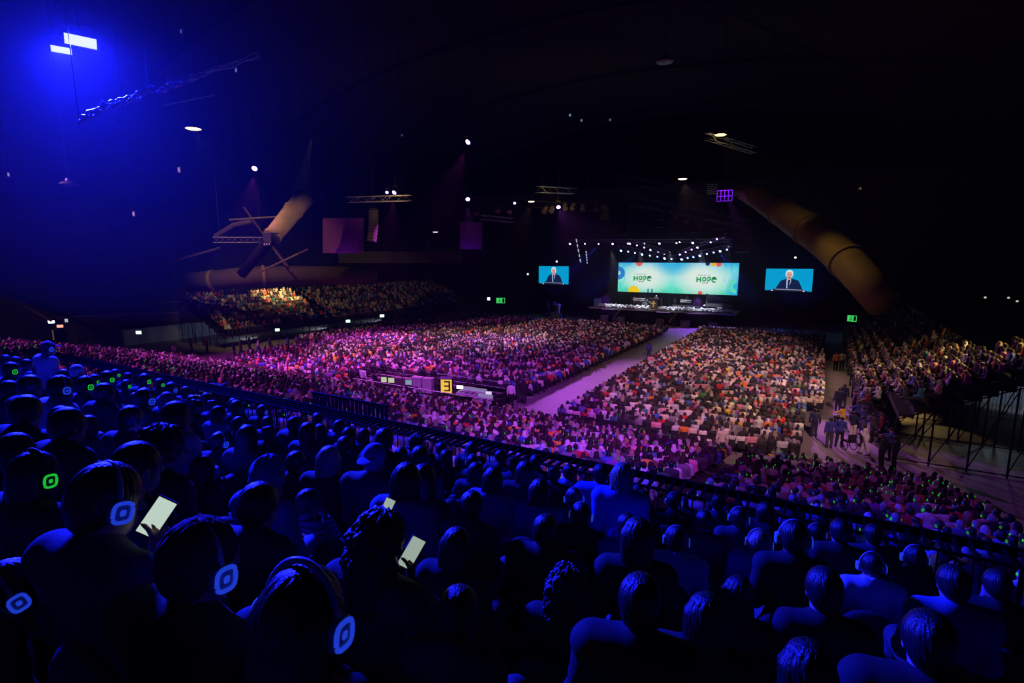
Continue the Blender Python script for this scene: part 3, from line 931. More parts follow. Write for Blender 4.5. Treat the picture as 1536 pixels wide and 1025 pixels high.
def make_seat():
    t = thing('tip_up_seat', 'x', 'seat', (0, 0, 0), 0, 'tip-up seats of the upper tier')
    f = Field().ell((0, .02, .43), (.22, .22, .05), k=.02); V, Q = f.mesh(.03); o = bpy.data.objects.new('seat_pad', mesh_from('seat_pad', V, Q, [M_seat])); COL.objects.link(o); o.parent = t
    f = Field().ell((0, -.235, .62), (.21, .035, .20), k=.02); V, Q = f.mesh(.025); o = bpy.data.objects.new('backrest', mesh_from('backrest', V, Q, [M_seat])); COL.objects.link(o); o.parent = t
    MB().box((0, -.05, .2), (.06, .08, .42)).box((0, -.02, .02), (.3, .2, .03)).build('pedestal', M_dark, t)
    return t
SEAT = make_seat(); seat_first = [True]
for k in sorted(rows):
    lst = sorted(rows[k], key=lambda e: e[0])
    for i, (u, v, hz, n) in enumerate(lst):
        hr, hc, tp, kt, hs, ps = n[3:9]
        sk = R7.choices([0, 1, 2, 3], [4, 3, 3, 2])[0]
        rz = .12 + R7.uniform(-.08, .08)
        wide = '' if ps in ('phone', 'chin', 'S', 'd', 'f', 'a', 'A') else R7.choice(['', ':wide', ':slim'])
        base = row_z(k)
        if ps == 'S': base = min(hz - 1.33 * 1.1, base + .25)
        o = near_person(u, v, base, hz, ps, hr, hc, tp, kt, sk, '' if hs == '-' else hs, rz, wide)
        lab = '%s person in %s %s' % (HAIRWORD[hr], TOPWORD.get(tp, tp), KIT[kt])
        if hs == 'G': lab += ', green-lit headset'
        if hs == 'B': lab += ', blue-lit headset'
        if ps == 'phone': lab += ' holding phone'
        if ps == 'chin': lab += ', hand at chin'
        rowname = 'front row' if k == 0 else '%s row from railing' % nth(k)
        lab += ', %s from left, %s' % (nth(i), rowname)
        tag(o, lab, 'person', 'people seated in the upper tier')
        persons_near.append((o, n))
        sl = 'dark tip-up seat, %s from left, %s behind railing' % (nth(i), 'front row' if k == 0 else '%s row' % nth(k))
        if seat_first[0]: SEAT.location = (u, row_v(k) + .05 if abs(v - row_v(k) - .05) < .12 else v, row_z(k)); SEAT['label'] = sl; seat_first[0] = False
        else: dup(SEAT, (u, v, row_z(k)), 0, sl)
# the empty rounded seat close to the camera
p = at_y(118, 962, .52)
ES = dup(SEAT, (p[0], .52 + .235, p[2] - .82), .1, 'empty dark seat with rounded back beside lower left person')

# phones in hands
def phone(label, c, rz, tilt, strength, roll=0.0):
    t = thing('phone', label, 'phone', c, 0); t.rotation_euler = (tilt, roll, rz)
    MB().box((0, 0, 0), (.075, .009, .152)).build('phone_case', M_black, t)
    MB().cube((0, -.0052, 0), (.068, .0012, .142)).build('phone_screen', glow('phone_glow%g' % strength, (.62, .78, .66), strength), t)
    return t

# ---------------------------------------------------------------- low figures for people seen from afar
def low_pose(i): return Pose(**[dict(), dict(turn=.4), dict(turn=-.45), dict(lean=.22, nod=.2), dict(arms='chest', turn=.15), dict(lean=-.08, wide=1.1), dict(wide=.88, nod=.25)][i])
LOWV = {}
def low_variant(i, hs, h, legs):
    key = (i, hs, h, legs)
    if key in LOWV: return LOWV[key]
    p = low_pose(i); f = p.body(hi=False, legs=legs); sf, _ = p.shirt(fat=.022, hi=False); f.P += sf.P
    hf, _ = p.hair(hs, hi=False); f.P += [q for q in hf.P if not q[6]]
    V, Q = f.mesh(h, inflate=.006 if h < .07 else (.012 if h < .09 else .016))
    C = V[Q].mean(1); L = (C - p.hc) @ p.R
    head = (np.abs(L[:, 0]) < .13) & (L[:, 2] > -.13) & (np.abs(L[:, 1]) < .15)
    cls = np.full(len(Q), 2)                                   # 0 skin 1 hair 2 top 3 trousers
    face = (L[:, 1] > .035) & (L[:, 2] < .075)
    cls[head & face] = 0; cls[head & ~face & (L[:, 2] > -.09)] = 1
    if hs == 'l': cls[(L[:, 1] < -.03) & (L[:, 2] > -.33) & (np.abs(L[:, 0]) < .11) & (L[:, 1] > -.16)] = 1
    for k in (-1, 1): cls[np.linalg.norm(C - p.wri[k] - unit(p.hd[k]) * .08, axis=1) < .10] = 0
    if legs: cls[(C[:, 2] < .58) & (cls == 2)] = 3
    if not legs:                                               # below the chair backs nothing of them shows
        keep = (V[Q][:, :, 2] > .56).all(1); Q, cls = Q[keep], cls[keep]
        used, inv = np.unique(Q, return_inverse=True); V, Q = V[used], inv.reshape(-1, 4)
    LOWV[key] = (V, Q, cls); return LOWV[key]
PAL_TOP = [('white', 12), ('cream', 8), ('pale', 8), ('pink', 8), ('grey', 8), ('black', 26), ('charcoal', 14), ('navy', 6), ('blue', 5), ('red', 4), ('maroon', 3), ('orange', 2.2), ('yellow', 2.5), ('teal', 2), ('purple', 4), ('green', 1), ('denim', 4), ('brown', 3)]
PAL_HAIR = [('black', 44), ('brown', 30), ('grey', 12), ('light', 10), ('white', 4)]
def rgb(m): n = m.node_tree; x = [q for q in n.nodes if q.type == 'MIX'][0]; a, b = x.inputs[6].default_value, x.inputs[7].default_value; return tuple((a[i] + b[i]) / 2 for i in range(3)) + (1,)
T_RGB = {k: rgb(TOPS[k]) for k, _ in PAL_TOP}; H_RGB = {k: rgb(HAIRS[k]) for k, _ in PAL_HAIR}; S_RGB = [rgb(m) for m in SKINS]
RC = random.Random(21)
def pick(p): return RC.choices([a for a, _ in p], [b for _, b in p])[0]
def to_stage(x, y, lim=.5): return max(-lim, min(lim, math.atan2(x + 22, 90 - y)))
SEATS = []      # x y z rz region row index
def add_seats(reg, row, pts):
    pts = [p for p in pts]
    for q, (x, y, z, rz) in enumerate(pts): SEATS.append([x, y, z, rz, reg, row, q, len(pts)])
for r in range(-3, 52):
    y = 33.2 + .86 * r
    if y > 78: break
    xl = -52.5 if y < 44 else -57.5
    add_seats('left', r, [(x, y, 0, to_stage(x, y, .35)) for x in np.arange(-19.3, xl, -.52) if not (-40.4 < x < -39.2) and not (x > -34.4 and y < 35.6) and (y > 33 or x > -51)])
for r in range(57):
    y = 31.0 + .86 * r
    if y > 79.2: break
    add_seats('right', r, [(x, y, 0, to_stage(x, y, .3)) for x in np.arange(.3 if y > 42 else -.75, -14.7, -.52)])
for j in range(0, 22):
    add_seats('tier', j, [(x, tier_v(j), tier_z(j), to_stage(x, tier_v(j), .3)) for x in np.arange(4.9, -58, -.51) if not (-3.5 < x < -2.3) and not (-24.3 < x < -23.1)])
for i in range(10):
    add_seats('lstand', i, [(ls_u(i), y, ls_z(i), -1.15) for y in np.arange(37.6, 87.5, .52) if not (53 < y < 54.1) and not (69 < y < 70.1)])
for i in range(10):
    add_seats('rstand', i, [(rs_u(i), y, rs_z(i), 1.0) for y in np.arange(40.2, 78, .49) if not (57 < y < 57.9)])
for i in range(2, 17):
    add_seats('rblock', i, [(rs_u(i), y, rs_z(i) + RB, 1.1) for y in np.arange(34.4, 39.4, .49)])
people, cand = [], []
for s in SEATS:
    if RC.random() < (.045 if s[4] != 'right' or s[5] > 0 else 0): continue
    x, y, z = s[0] + RC.uniform(-.07, .07), s[1] + RC.uniform(-.06, .06), s[2]
    px, py, dep = project((x, y, z + 1.2))
    if dep < 2 or px < -60 or px > 1600: continue
    if s[4] == 'tier' and (EYE - z - 1.25) / y > .53: continue
    big = RC.uniform(.93, 1.07)
    pr = dict(x=x, y=y, z=z, rz=s[3] + RC.gauss(0, .14), s=big, dep=dep, px=px, py=py, reg=s[4], row=s[5], q=s[6], n=s[7],
              top=pick(PAL_TOP), hair=pick(PAL_HAIR), skin=RC.choices([0, 1, 2, 3], [4, 4, 3, 2])[0], v=RC.randrange(7), hs=RC.choices('slgjo', [5, 3, 1, 2, 1])[0])
    if s[4] in ('rstand', 'rblock') and RC.random() < .35: pr['top'] = RC.choice(['black', 'charcoal', 'navy', 'maroon'])
    people.append(pr)
    if pr['reg'] == 'tier' and 20 < px < 1520 and py < 1000 and (EYE - z - 1.22) / y < .435: cand.append(pr)
cand.sort(key=lambda p: p['dep'])
N_IND = 118
chosen = cand[:N_IND]; ids = {id(p) for p in chosen}
# the near part of them as persons of their own
LOWP = {}
def low_parts(i, hs):
    if (i, hs) in LOWP: return LOWP[i, hs]
    p = low_pose(i); d = {}
    d['body'] = mk('person', p.body(hi=False), .022, SKINS[0])
    hf, _ = p.hair(hs, hi=False); d['hair'] = mk('hair', hf, .022, HAIRS['black'])
    sf, dp = p.shirt(fat=.02, hi=True, fold=.006); d['shirt'] = mk('shirt', sf, .026, TOPS['black'], dp)
    d['trousers'] = mk('trousers', p.trousers(), .03, M_trouser)
    m_ = MB()
    for k in (-1, 1):
        m_.tube([tuple(p.H(k * .10, -.008 + .028 * math.cos(a), -.006 + .032 * math.sin(a))) for a in np.linspace(0, 2 * PI, 9)], .006, 5, caps=False)
    o = m_.build('headset', M_ringG); d['led'] = o.data; bpy.data.objects.remove(o)
    LOWP[i, hs] = d; return d
HAIR_PHRASE = {'s': 'short', 'l': 'long', 'g': 'short', 'j': 'bobbed', 'o': 'cropped'}
for p in chosen:
    d = low_parts(p['v'], p['hs'])
    o = bpy.data.objects.new('person', d['body']); COL.objects.link(o); o.location = (p['x'], p['y'], p['z']); o.rotation_euler = (0, 0, p['rz']); o.scale = (p['s'],) * 3
    o.material_slots[0].link = 'OBJECT'; o.material_slots[0].material = SKINS[p['skin']]
    part('hair', d['hair'], o, HAIRS[p['hair']]); part('shirt', d['shirt'], o, TOPS[p['top']]); part('trousers', d['trousers'], o, M_trouser)
    lit = p['lit'] = RC.random() < .42
    if lit: part('headset', d['led'], o, M_ringG if RC.random() < .8 else M_ringB)
    tag(o, 'person in %s top, %s %s hair, %s from right end, lower tier %s row up' % (p['top'], HAIR_PHRASE[p['hs']], p['hair'], nth(p['q']), nth(p['row'])), 'person', 'people seated in the lower tier')
# everyone else is one mass
bucket = {}
for p in people:
    if id(p) in ids: continue
    far = p['dep'] > 42
    edge = p['q'] in (0, p['n'] - 1) or (p['reg'] == 'right' and p['row'] == 0) or p['reg'] in ('rstand', 'lstand') and p['row'] == 0
    h = (.095 if far else .064) if not edge else .064
    hs = p['hs'] if p['hs'] in 'sl' else 's'
    bucket.setdefault((p['v'] if not far else p['v'] % 4, hs, h, edge), []).append(p)
AV, AQ, AT, AM = [], [], [], []; off = 0
for key, lst in bucket.items():
    V, Q, cls = low_variant(*key)
    pos = np.array([[p['x'], p['y'], p['z']] for p in lst]); a = np.array([p['rz'] for p in lst]); s = np.array([p['s'] for p in lst])
    c, sn = np.cos(a), np.sin(a); n = len(lst)
    W = np.empty((n, len(V), 3), np.float32)
    W[:, :, 0] = (c[:, None] * V[:, 0] - sn[:, None] * V[:, 1]) * s[:, None] + pos[:, 0:1]
    W[:, :, 1] = (sn[:, None] * V[:, 0] + c[:, None] * V[:, 1]) * s[:, None] + pos[:, 1:2]
    W[:, :, 2] = V[:, 2] * s[:, None] + pos[:, 2:3]
    T = np.array([[S_RGB[p['skin']], H_RGB[p['hair']], T_RGB[p['top']], T_RGB['charcoal']] for p in lst], np.float32)
    AV.append(W.reshape(-1, 3)); AQ.append((Q[None] + (np.arange(n) * len(V))[:, None, None] + off).reshape(-1, 4))
    AT.append(T[:, cls].reshape(-1, 4)); AM.append(np.zeros(n * len(Q), np.int32)); off += n * len(V)
# little lit headset rings of the rows below the railing
bv = np.array([(a, b, c) for a in (-.006, .006) for b in (-.02, .02) for c in (-.026, .026)]); bf = np.array([(0, 1, 3, 2), (4, 6, 7, 5), (0, 4, 5, 1), (2, 3, 7, 6), (0, 2, 6, 4), (1, 5, 7, 3)])
led = [p for p in people if id(p) not in ids and p['reg'] == 'tier' and RC.random() < (.36 if p['x'] > -10 else .2 if p['x'] > -18 else .08)]
for p in led:
    for k in (-1, 1):
        c, sn = math.cos(p['rz']), math.sin(p['rz']); lx, ly, lz = k * .108, .02, 1.205
        R = np.array([[c, -sn, 0], [sn, c, 0], [0, 0, 1]])
        AV.append(((bv + [lx, ly, lz]) @ R.T * p['s'] + [p['x'], p['y'], p['z']]).astype(np.float32)); AQ.append(bf + off); off += 8
        AT.append(np.ones((6, 4), np.float32)); AM.append(np.full(6, 1 if RC.random() < .85 else 2, np.int32))
M_crowd = bpy.data.materials.new('crowd_cloth_and_hair'); M_crowd.use_nodes = True
_n = M_crowd.node_tree; _at = _n.nodes.new('ShaderNodeAttribute'); _at.attribute_name = 'tint'
_n.links.new(_at.outputs['Color'], _n.nodes['Principled BSDF'].inputs['Base Color']); _n.nodes['Principled BSDF'].inputs['Roughness'].default_value = .75
me = mesh_from('audience_crowd', np.concatenate(AV), np.concatenate(AQ), [M_crowd, M_ringG, M_ringB], np.concatenate(AM))
at_ = me.attributes.new('tint', 'FLOAT_COLOR', 'FACE'); at_.data.foreach_set('color', np.concatenate(AT).astype(np.float32).ravel())
o = bpy.data.objects.new('audience_crowd', me); COL.objects.link(o)
tag(o, 'seated audience filling the hall floor, lower tier and both side stands', 'crowd', None, 'stuff')
n_crowd = len(people) - len(chosen)
del AV, AQ, AT, AM

# ---------------------------------------------------------------- chairs on the hall floor
def make_chair():
    t = thing('stacking_chair', 'x', 'chair', (0, 0, 0), 0, 'black stacking chairs at the block edges')
    MB().box((0, .02, .44), (.44, .42, .05)).build('seat', M_seat, t)
    MB().box((0, -.22, .68), (.44, .04, .36), rx=.12).build('backrest', M_seat, t)
    for sx in (-1, 1):
        MB().tube([(sx * .21, .2, 0), (sx * .20, .18, .43)], .012, 6).build('leg', M_dark, t)
        MB().tube([(sx * .21, -.24, 0), (sx * .20, -.19, .43), (sx * .20, -.23, .8)], .012, 6).build('leg', M_dark, t)
    return t
CH = make_chair(); chn = 0
stuffv = MB()
for s in SEATS:
    x, y, z, rz, reg, row, q, n = s
    if reg not in ('left', 'right'): continue
    px, py, dep = project((x, y, .6))
    if not (-20 < px < 1560): continue
    lab = None
    if reg == 'right' and row == 0: lab = 'black chair, %s from right, rear row of right floor block' % nth(q)
    elif reg == 'right' and q == 0 and row < 22: lab = 'black chair at aisle end, %s row from rear, right floor block' % nth(row)
    elif reg == 'left' and q == 0 and 4 <= row < 30: lab = 'black chair beside centre aisle, %s row from rear, left floor block' % nth(row)
    if lab:
        if chn == 0: CH.location = (x, y, 0); CH.rotation_euler = (0, 0, rz); CH['label'] = lab
        else: dup(CH, (x, y, 0), rz, lab)
        chn += 1
    else:
        stuffv.cube((x, y + .02, .43), (.44, .42, .04)); stuffv.cube((x, y - .22, .66), (.44, .03, .34))
me = mesh_from('chair_rows', np.array(stuffv.v), np.array(stuffv.f), [M_seat], smooth=False)
o = bpy.data.objects.new('chair_rows', me); COL.objects.link(o); tag(o, 'rows of black chairs under the seated floor audience', 'chairs', None, 'stuff')

# ---------------------------------------------------------------- people standing on the floor and on the stage
STP = {'side': dict(seated=False, arms='side', nod=.1), 'walk': dict(seated=False, arms='side', stride=.16), 'chest': dict(seated=False, arms='chest', nod=.2), 'reach': dict(seated=False, arms='reach', nod=.15),
       'lectern': dict(seated=False, arms='lectern', turn=.05, nod=.1), 'lean': dict(seated=False, arms='chest', lean=.18, stride=.2), 'sit': dict(arms='reach', lean=.12), 'sitlap': dict(arms='lap')}
STM = {}
def stand_person(loc, rz, pose, top, trousers, hair, hairc, label, skin=1, kit='shirt', scale=1.0, group=None):
    if pose not in STM:
        p = Pose(**STP[pose]); d = {'pose': p, 'hair': {}}
        d['body'] = mk('person', p.body(), .014, SKINS[0]); sf, dp = p.shirt(fat=.018); d['shirt'] = mk('shirt', sf, .018, TOPS['black'], dp)
        d['trousers'] = mk('trousers', p.trousers(), .02, M_trouser); d['shoes'] = mk('shoes', p.shoes(), .02, M_shoe); STM[pose] = d
    d = STM[pose]
    if hair not in d['hair']: hf, dp = d['pose'].hair(hair); d['hair'][hair] = mk('hair', hf, .014, HAIRS['black'], dp)
    o = bpy.data.objects.new('person', d['body']); COL.objects.link(o); o.location = loc; o.rotation_euler = (0, 0, rz); o.scale = (scale,) * 3
    o.material_slots[0].link = 'OBJECT'; o.material_slots[0].material = SKINS[skin]
    part('hair' if hair != 'w' else 'knitted_hat', d['hair'][hair], o, HAIRS.get(hairc, HAIRS['black'])); part(kit, d['shirt'], o, TOPS[top]); part('trousers', d['trousers'], o, TOPS[trousers]); part('shoes', d['shoes'], o, M_shoe)
    return tag(o, label, 'person', group)
G_A = 'people standing in the right aisle'
AISLE = [  # feet pixel, facing, pose, top, trousers, hair, colour, label, kit
    (1220, 656, .15, 'side', 'navy', 'navy', 's', 'black', 'person in navy suit standing alone at rear corner of right floor block', 'jacket', 1),
    (1243, 672, .3, 'side', 'indigo', 'charcoal', 's', 'black', 'person in blue top standing just right of the navy-suited person', 'shirt', 2),
    (1258, 671, -.3, 'lean', 'indigo', 'black', 'o', 'black', 'person in blue top leaning over a black wheelchair', 'shirt', 3),
    (1278, 661, -.7, 'chest', 'navy', 'cream', 's', 'black', 'person in navy top and beige trousers, right of wheelchair', 'shirt', 2),
    (1292, 652, 1.0, 'side', 'indigo', 'black', 's', 'black', 'person in blue shirt standing behind the yellow-jacketed person', 'shirt', 1),
    (1284, 642, .8, 'reach', 'indigo', 'charcoal', 'l', 'brown', 'person in dark blue top reaching out by the right stand', 'shirt', 1),
    (1292, 669, 1.3, 'side', 'indigo', 'black', 's', 'black', 'person in blue top standing directly behind the white-clad person', 'shirt', 3),
    (1297, 683, 1.4, 'lean', 'white', 'white', 'l', 'brown', 'person in all-white outfit leaning forward in right aisle', 'shirt', 0),
    (1253, 556, .1, 'side', 'orange', 'black', 's', 'black', 'person in orange top walking in far right aisle', 'shirt', 2),
    (1262, 555, -.1, 'walk', 'cream', 'black', 's', 'black', 'person in cream top beside the orange-topped one', 'shirt', 1),
    (1256, 619, .2, 'side', 'navy', 'navy', 'o', 'black', 'guard in dark navy uniform, left of two guards mid-aisle', 'jacket', 2),
    (1264, 613, -.1, 'side', 'navy', 'charcoal', 's', 'black', 'guard in dark uniform, right of two guards mid-aisle', 'jacket', 1),
    (1307, 664, 1.2, 'side', 'charcoal', 'black', 's', 'black', 'dark-clad person under the right stand, left of maroon-topped one', 'jacket', 2),
    (1319, 664, 1.2, 'side', 'maroon', 'black', 's', 'brown', 'person in maroon top standing under the right stand', 'shirt', 1),
    (1333, 690, 1.5, 'reach', 'indigo', 'black', 's', 'black', 'person in dark blue top with outstretched arm, rightmost in the aisle', 'shirt', 0),
    (1340, 704, 1.2, 'side', 'black', 'black', 's', 'black', 'tall black silhouette standing at foot of lower tier corner', 'jacket', 3),
    (1321, 702, 1.0, 'side', 'black', 'black', 'o', 'black', 'black-clad person left of the tall silhouette', 'jacket', 3),
    (1281, 622, .9, 'side', 'purple', 'black', 's', 'black', 'person in purple top at edge of right stand', 'shirt', 2),
    (1081, 688, .2, 'side', 'cream', 'charcoal', 's', 'grey', 'person in cream jacket standing at rear of right floor block', 'jacket', 0),
    (767, 610, .3, 'side', 'white', 'black', 's', 'brown', 'person in white shirt standing at the centre aisle entrance', 'shirt', 0),
    (786, 606, .3, 'side', 'black', 'black', 's', 'black', 'person in black right of the white-shirted one by aisle', 'jacket', 2),
    (778, 604, -.4, 'chest', 'black', 'charcoal', 'o', 'black', 'person in black between mixing desk and centre aisle', 'jacket', 3),
    (973, 538, .1, 'side', 'indigo', 'navy', 's', 'black', 'person in blue top standing midway down the centre aisle', 'shirt', 2),
]
for (x, y, rz, ps, tp, tr, hr, hc, lab, kit, sk) in AISLE:
    p = at_z(x, y, 0); stand_person((p[0], p[1], 0), rz, ps, tp, tr, hr, hc, lab, sk, kit, 1.04, G_A if x > 1190 else None)
# people standing below the left stand
for q, (x, y, tp, tr, ps) in enumerate([(311, 531, 'maroon', 'black', 'side'), (352, 538, 'black', 'black', 'side'), (362, 535, 'charcoal', 'black', 'walk'), (375, 530, 'navy', 'black', 'chest'), (388, 532, 'pale', 'denim', 'lean'), (406, 530, 'navy', 'black', 'side'), (416, 536, 'blue', 'navy', 'sit'), (433, 528, 'blue', 'navy', 'side'), (446, 526, 'purple', 'black', 'chest'), (473, 518, 'maroon', 'black', 'side'), (497, 512, 'charcoal', 'black', 'chest'), (513, 508, 'black', 'charcoal', 'side'), (263, 541, 'white', 'charcoal', 'chest'), (288, 533, 'maroon', 'black', 'side')]):
    p = at_z(x, y, 0); stand_person((p[0], p[1], 0), -1.0 + .3 * (q % 3), ps, tp, tr, 's', 'black', 'person in %s top below the left stand, %s from left among those standing' % (tp, nth([263, 288, 311, 352, 362, 375, 388, 406, 416, 433, 446, 473, 497, 513].index(x))), q % 4, 'shirt', 1.06, 'people below the left stand')
p = at_z(430, 540, 0); stand_person((p[0], p[1], 0), -1.2, 'lean', 'yellow', 'navy', 's', 'black', 'steward in yellow vest bending below the left stand', 1, 'vest')
p = at_z(1263, 640, 0)
stand_person((p[0], p[1], 0.05), .9, 'sit', 'yellow', 'black', 's', 'black', 'seated person in yellow jacket at right aisle edge', 2, 'jacket')
for q, (x, y) in enumerate([(401, 590), (424, 590), (456, 597), (467, 591)]):
    r_ = ray(x, y - 10); t = (EYE - 1.1) / 1; j = 12
    p = at_z(x, y, tier_z(14)); stand_person((p[0], tier_v(int(round((29 - p[1]) / .85))), tier_z(int(round((29 - p[1]) / .85)))), -.2 + .2 * q, 'side', ['navy', 'black', 'black', 'charcoal'][q], 'black', 's', 'black', 'dark standing steward amid lower tier crowd, %s from left of four' % nth(q), q % 4, 'jacket', 1.0, 'stewards standing in the lower tier')

# wheelchair by the leaning person
p = at_z(1263, 674, 0)
t = thing('wheelchair', 'black wheelchair with folded seat in the right aisle', 'wheelchair', (p[0] + .3, p[1] + .1, 0), .6)
MB().box((0, 0, .5), (.46, .46, .06)).build('seat', M_black, t); MB().box((0, -.24, .74), (.46, .05, .44)).build('backrest', M_black, t)
for s in (-1, 1):
    MB().tube([(s * .28, .30 * math.cos(a), .31 + .30 * math.sin(a)) for a in np.linspace(0, 2 * PI, 25)], .022, 6).build('wheel', M_black, t)
    MB().tube([(s * .24, -.24, .98), (s * .24, -.24, .5), (s * .24, .25, .5), (s * .24, .32, .12)], .014, 6).build('side_frame', M_dark, t)
    MB().tube([(s * .22, .32 + .07 * math.cos(a), .08 + .07 * math.sin(a)) for a in np.linspace(0, 2 * PI, 13)], .012, 6).build('caster', M_black, t)

# ---------------------------------------------------------------- stage
DZ, DY = 2.46, 86.0
t = thing('stage', 'wide stage with dark skirt and violet light strips below the big screen', 'stage', (-23, 89.5, 0))
M_deck = mat('stage_deck', (.16, .16, .18), .35, var=.6, scale=.9)
MB().box((0, 0, DZ - .12), (23.6, 7.6, .24)).build('deck', M_deck, t)
MB().box((0, -3.6, 1.1), (23.2, .12, 2.2)).build('skirt', M_soot, t)
M_strip = glow('violet_strip', (.55, .30, 1), .9)
for (xa, xb, y) in ((901, 925, 463.5), (944, 968, 465), (984, 1011, 468), (1030, 1055, 470)):
    a, b = at_y(xa, y, DY - .5), at_y(xb, y, DY - .5)
    MB().cube(((a[0] + b[0]) / 2 + 23, -3.70, a[2]), (b[0] - a[0], .1, .10)).build('light_strip', M_strip, t)
for sx, px, py in ((-1, 926, 469), (1, 1010, 475)):
    a = at_y(px, py, DY - .7)
    MB().tube([(a[0] + 23 - .5, -4.6, a[2] - .9), (a[0] + 23 + .35, -3.9, a[2] + .5)], .05, 6).build('stair_handrail', M_alu, t)
    for i in range(6): MB().cube((a[0] + 23, -3.85 - .28 * i, DZ - .25 - .38 * i), (1.2, .28, .06)).build('stair_tread', M_black, t)
for q, u in enumerate((-31.5, -28.6, -22.2, -18.3, -14.2)):
    b = thing('subwoofer', 'black subwoofer cabinet against the stage skirt, %s from left' % nth(q), 'loudspeaker', (u, 84.9, 0), 0, 'subwoofers below the stage')
    MB().box((0, 0, .6), (1.3, .9, 1.2)).build('cabinet', M_black, b); MB().lathe([(.45, 0), (.42, .03), (.30, -.02), (.1, .02)], (0, -.46, .62), 20, (0, -1, 0)).build('cone', M_dark, b)
# flowers along the front edge of the stage: petals nobody could count
pet = MB(); RF = random.Random(9)
for i in range(620):
    x = RF.uniform(-10.2, 11.2); hgt = RF.uniform(.14, .62); y = RF.uniform(-3.6, -2.7)
    if abs(x + .7) < .9 or RF.random() < .25 * (1 + math.sin(x * 2.3)): continue
    r = RF.uniform(.10, .20); n = 7
    pet.lathe([(r * .3, 0), (r, r * .45), (r * .8, r * .8), (r * .2, r * .95)], (x - 23, 89.5 + y, DZ + hgt - .08), n, (RF.uniform(-.5, .5), RF.uniform(-.8, .1), 1))
o = pet.build('flower_border', mat('white_blossom', (.80, .76, .86), .7, var=.3, scale=3)); tag(o, 'bank of white and lilac flowers along the stage front edge', 'flowers', None, 'stuff')
lf = MB()
for i in range(60):
    x = -10.2 + 21.4 * i / 59
    if abs(x + .7) < .9: continue
    lf.box((x - 23, 89.5 - 3.2, DZ + .07), (.34, .62, .14))
tag(lf.build('planter_foliage', mat('leaf_green', (.03, .07, .03), .7)), 'low green foliage under the white stage flowers', 'foliage', None, 'stuff')

# lectern with cross, speaker
lp = at_y(981, 461.5, 87.0); LX = lp[0]
t = thing('lectern', 'dark wooden lectern with a gold cross at the stage front', 'lectern', (LX, 87.0, DZ))
MB().box((0, 0, .62), (.86, .55, 1.24)).build('body', M_wood, t); MB().box((0, -.02, 1.30), (1.05, .72, .07), rx=-.25).build('reading_top', M_wood, t); MB().box((0, 0, .05), (1.05, .7, .10)).build('base', M_wood, t)
M_gold = mat('gold_leaf', (.95, .72, .16), .35, .6)
MB().prism([(-.08, .30), (.08, .30), (.08, .72), (.27, .72), (.27, .86), (.08, .86), (.08, 1.12), (-.08, 1.12), (-.08, .86), (-.27, .86), (-.27, .72), (-.08, .72)], -.32, -.27).build('cross', M_gold, t)
MB().tube([(.2, .05, 1.3), (.18, -.05, 1.55), (.1, .05, 1.72)], .012, 6).build('microphone', M_black, t)
stand_person((LX + .12, 87.75, DZ), PI, 'lectern', 'charcoal', 'black', 's', 'white', 'white-haired person in dark suit speaking behind the lectern', 0, 'suit_jacket', 1.3)
# grand piano on the right
p = at_y(1078, 464, 88.0)
t = thing('grand_piano', 'black grand piano with raised lid on stage right side', 'piano', (p[0], 88.2, DZ), .1)
outl = [(-1.5, -.75), (1.5, -.75), (1.6, -.2), (1.1, .35), (.2, .5), (-.5, .95), (-1.5, .95)]
n = len(outl)
MB().add([(x, y, .62) for x, y in outl] + [(x, y, .98) for x, y in outl], [tuple(range(n)), tuple(range(n, 2 * n))] + [(i, (i + 1) % n, n + (i + 1) % n, n + i) for i in range(n)]).build('case', mat('piano_lacquer', (.10, .10, .11), .15), t)
MB().add([(-1.5, .95, 1.0), (1.6, .1, 1.0), (1.6, -.5, 1.12), (-1.5, -.6, 2.15), (-1.5, .95, 1.06), (1.6, .1, 1.06), (1.6, -.5, 1.18), (-1.5, -.6, 2.21)], [(0, 1, 2, 3), (4, 5, 6, 7), (0, 1, 5, 4), (1, 2, 6, 5), (2, 3, 7, 6), (3, 0, 4, 7)]).build('lid', M_black, t)
MB().box((-1.62, .1, .72), (.28, 1.5, .06)).build('keyboard', M_white, t); MB().tube([(-.9, -.4, .98), (-.9, -.45, 1.75)], .02, 6).build('lid_prop', M_dark, t)
for q in ((-1.2, -.5), (-1.2, .7), (1.2, -.4)): MB().lathe([(.05, 0), (.06, .3), (.09, .62)], (q[0], q[1], 0), 10).build('leg', M_black, t)
# drum kits and keyboards at the back
def drums(label, x, y):
    t = thing('drum_kit', label, 'drum kit', (x, y, DZ)); M_dr = mat('drum_shell', (.5, .5, .55), .25, .3)
    MB().lathe([(.32, 0), (.32, .45)], (0, -.25, .34), 18, (0, 1, 0)).build('bass_drum', M_dr, t)
    for a, b, c, r in ((-.28, -.1, .72, .17), (.28, -.1, .72, .18), (.62, .25, .45, .23), (-.55, .3, .5, .19)): MB().lathe([(r, 0), (r, .26)], (a, b, c), 16).tube([(a, b, 0), (a, b, c)], .015, 5).build('drum', M_dr, t)
    for a, b, c in ((-.8, 0, 1.15), (.75, 0, 1.2), (.2, .5, 1.3)): MB().lathe([(.26, 0), (.05, .03), (.02, .05)], (a, b, c), 18).tube([(a, b, 0), (a, b, c)], .012, 5).build('cymbal', mat('brass', (.8, .6, .25), .25, .9), t)
drums('drum kit on the stage right of centre', at_y(1080, 452, 91)[0], 91.2); drums('drum kit on the stage behind the lectern', at_y(972, 452, 91)[0] - .6, 91.4)
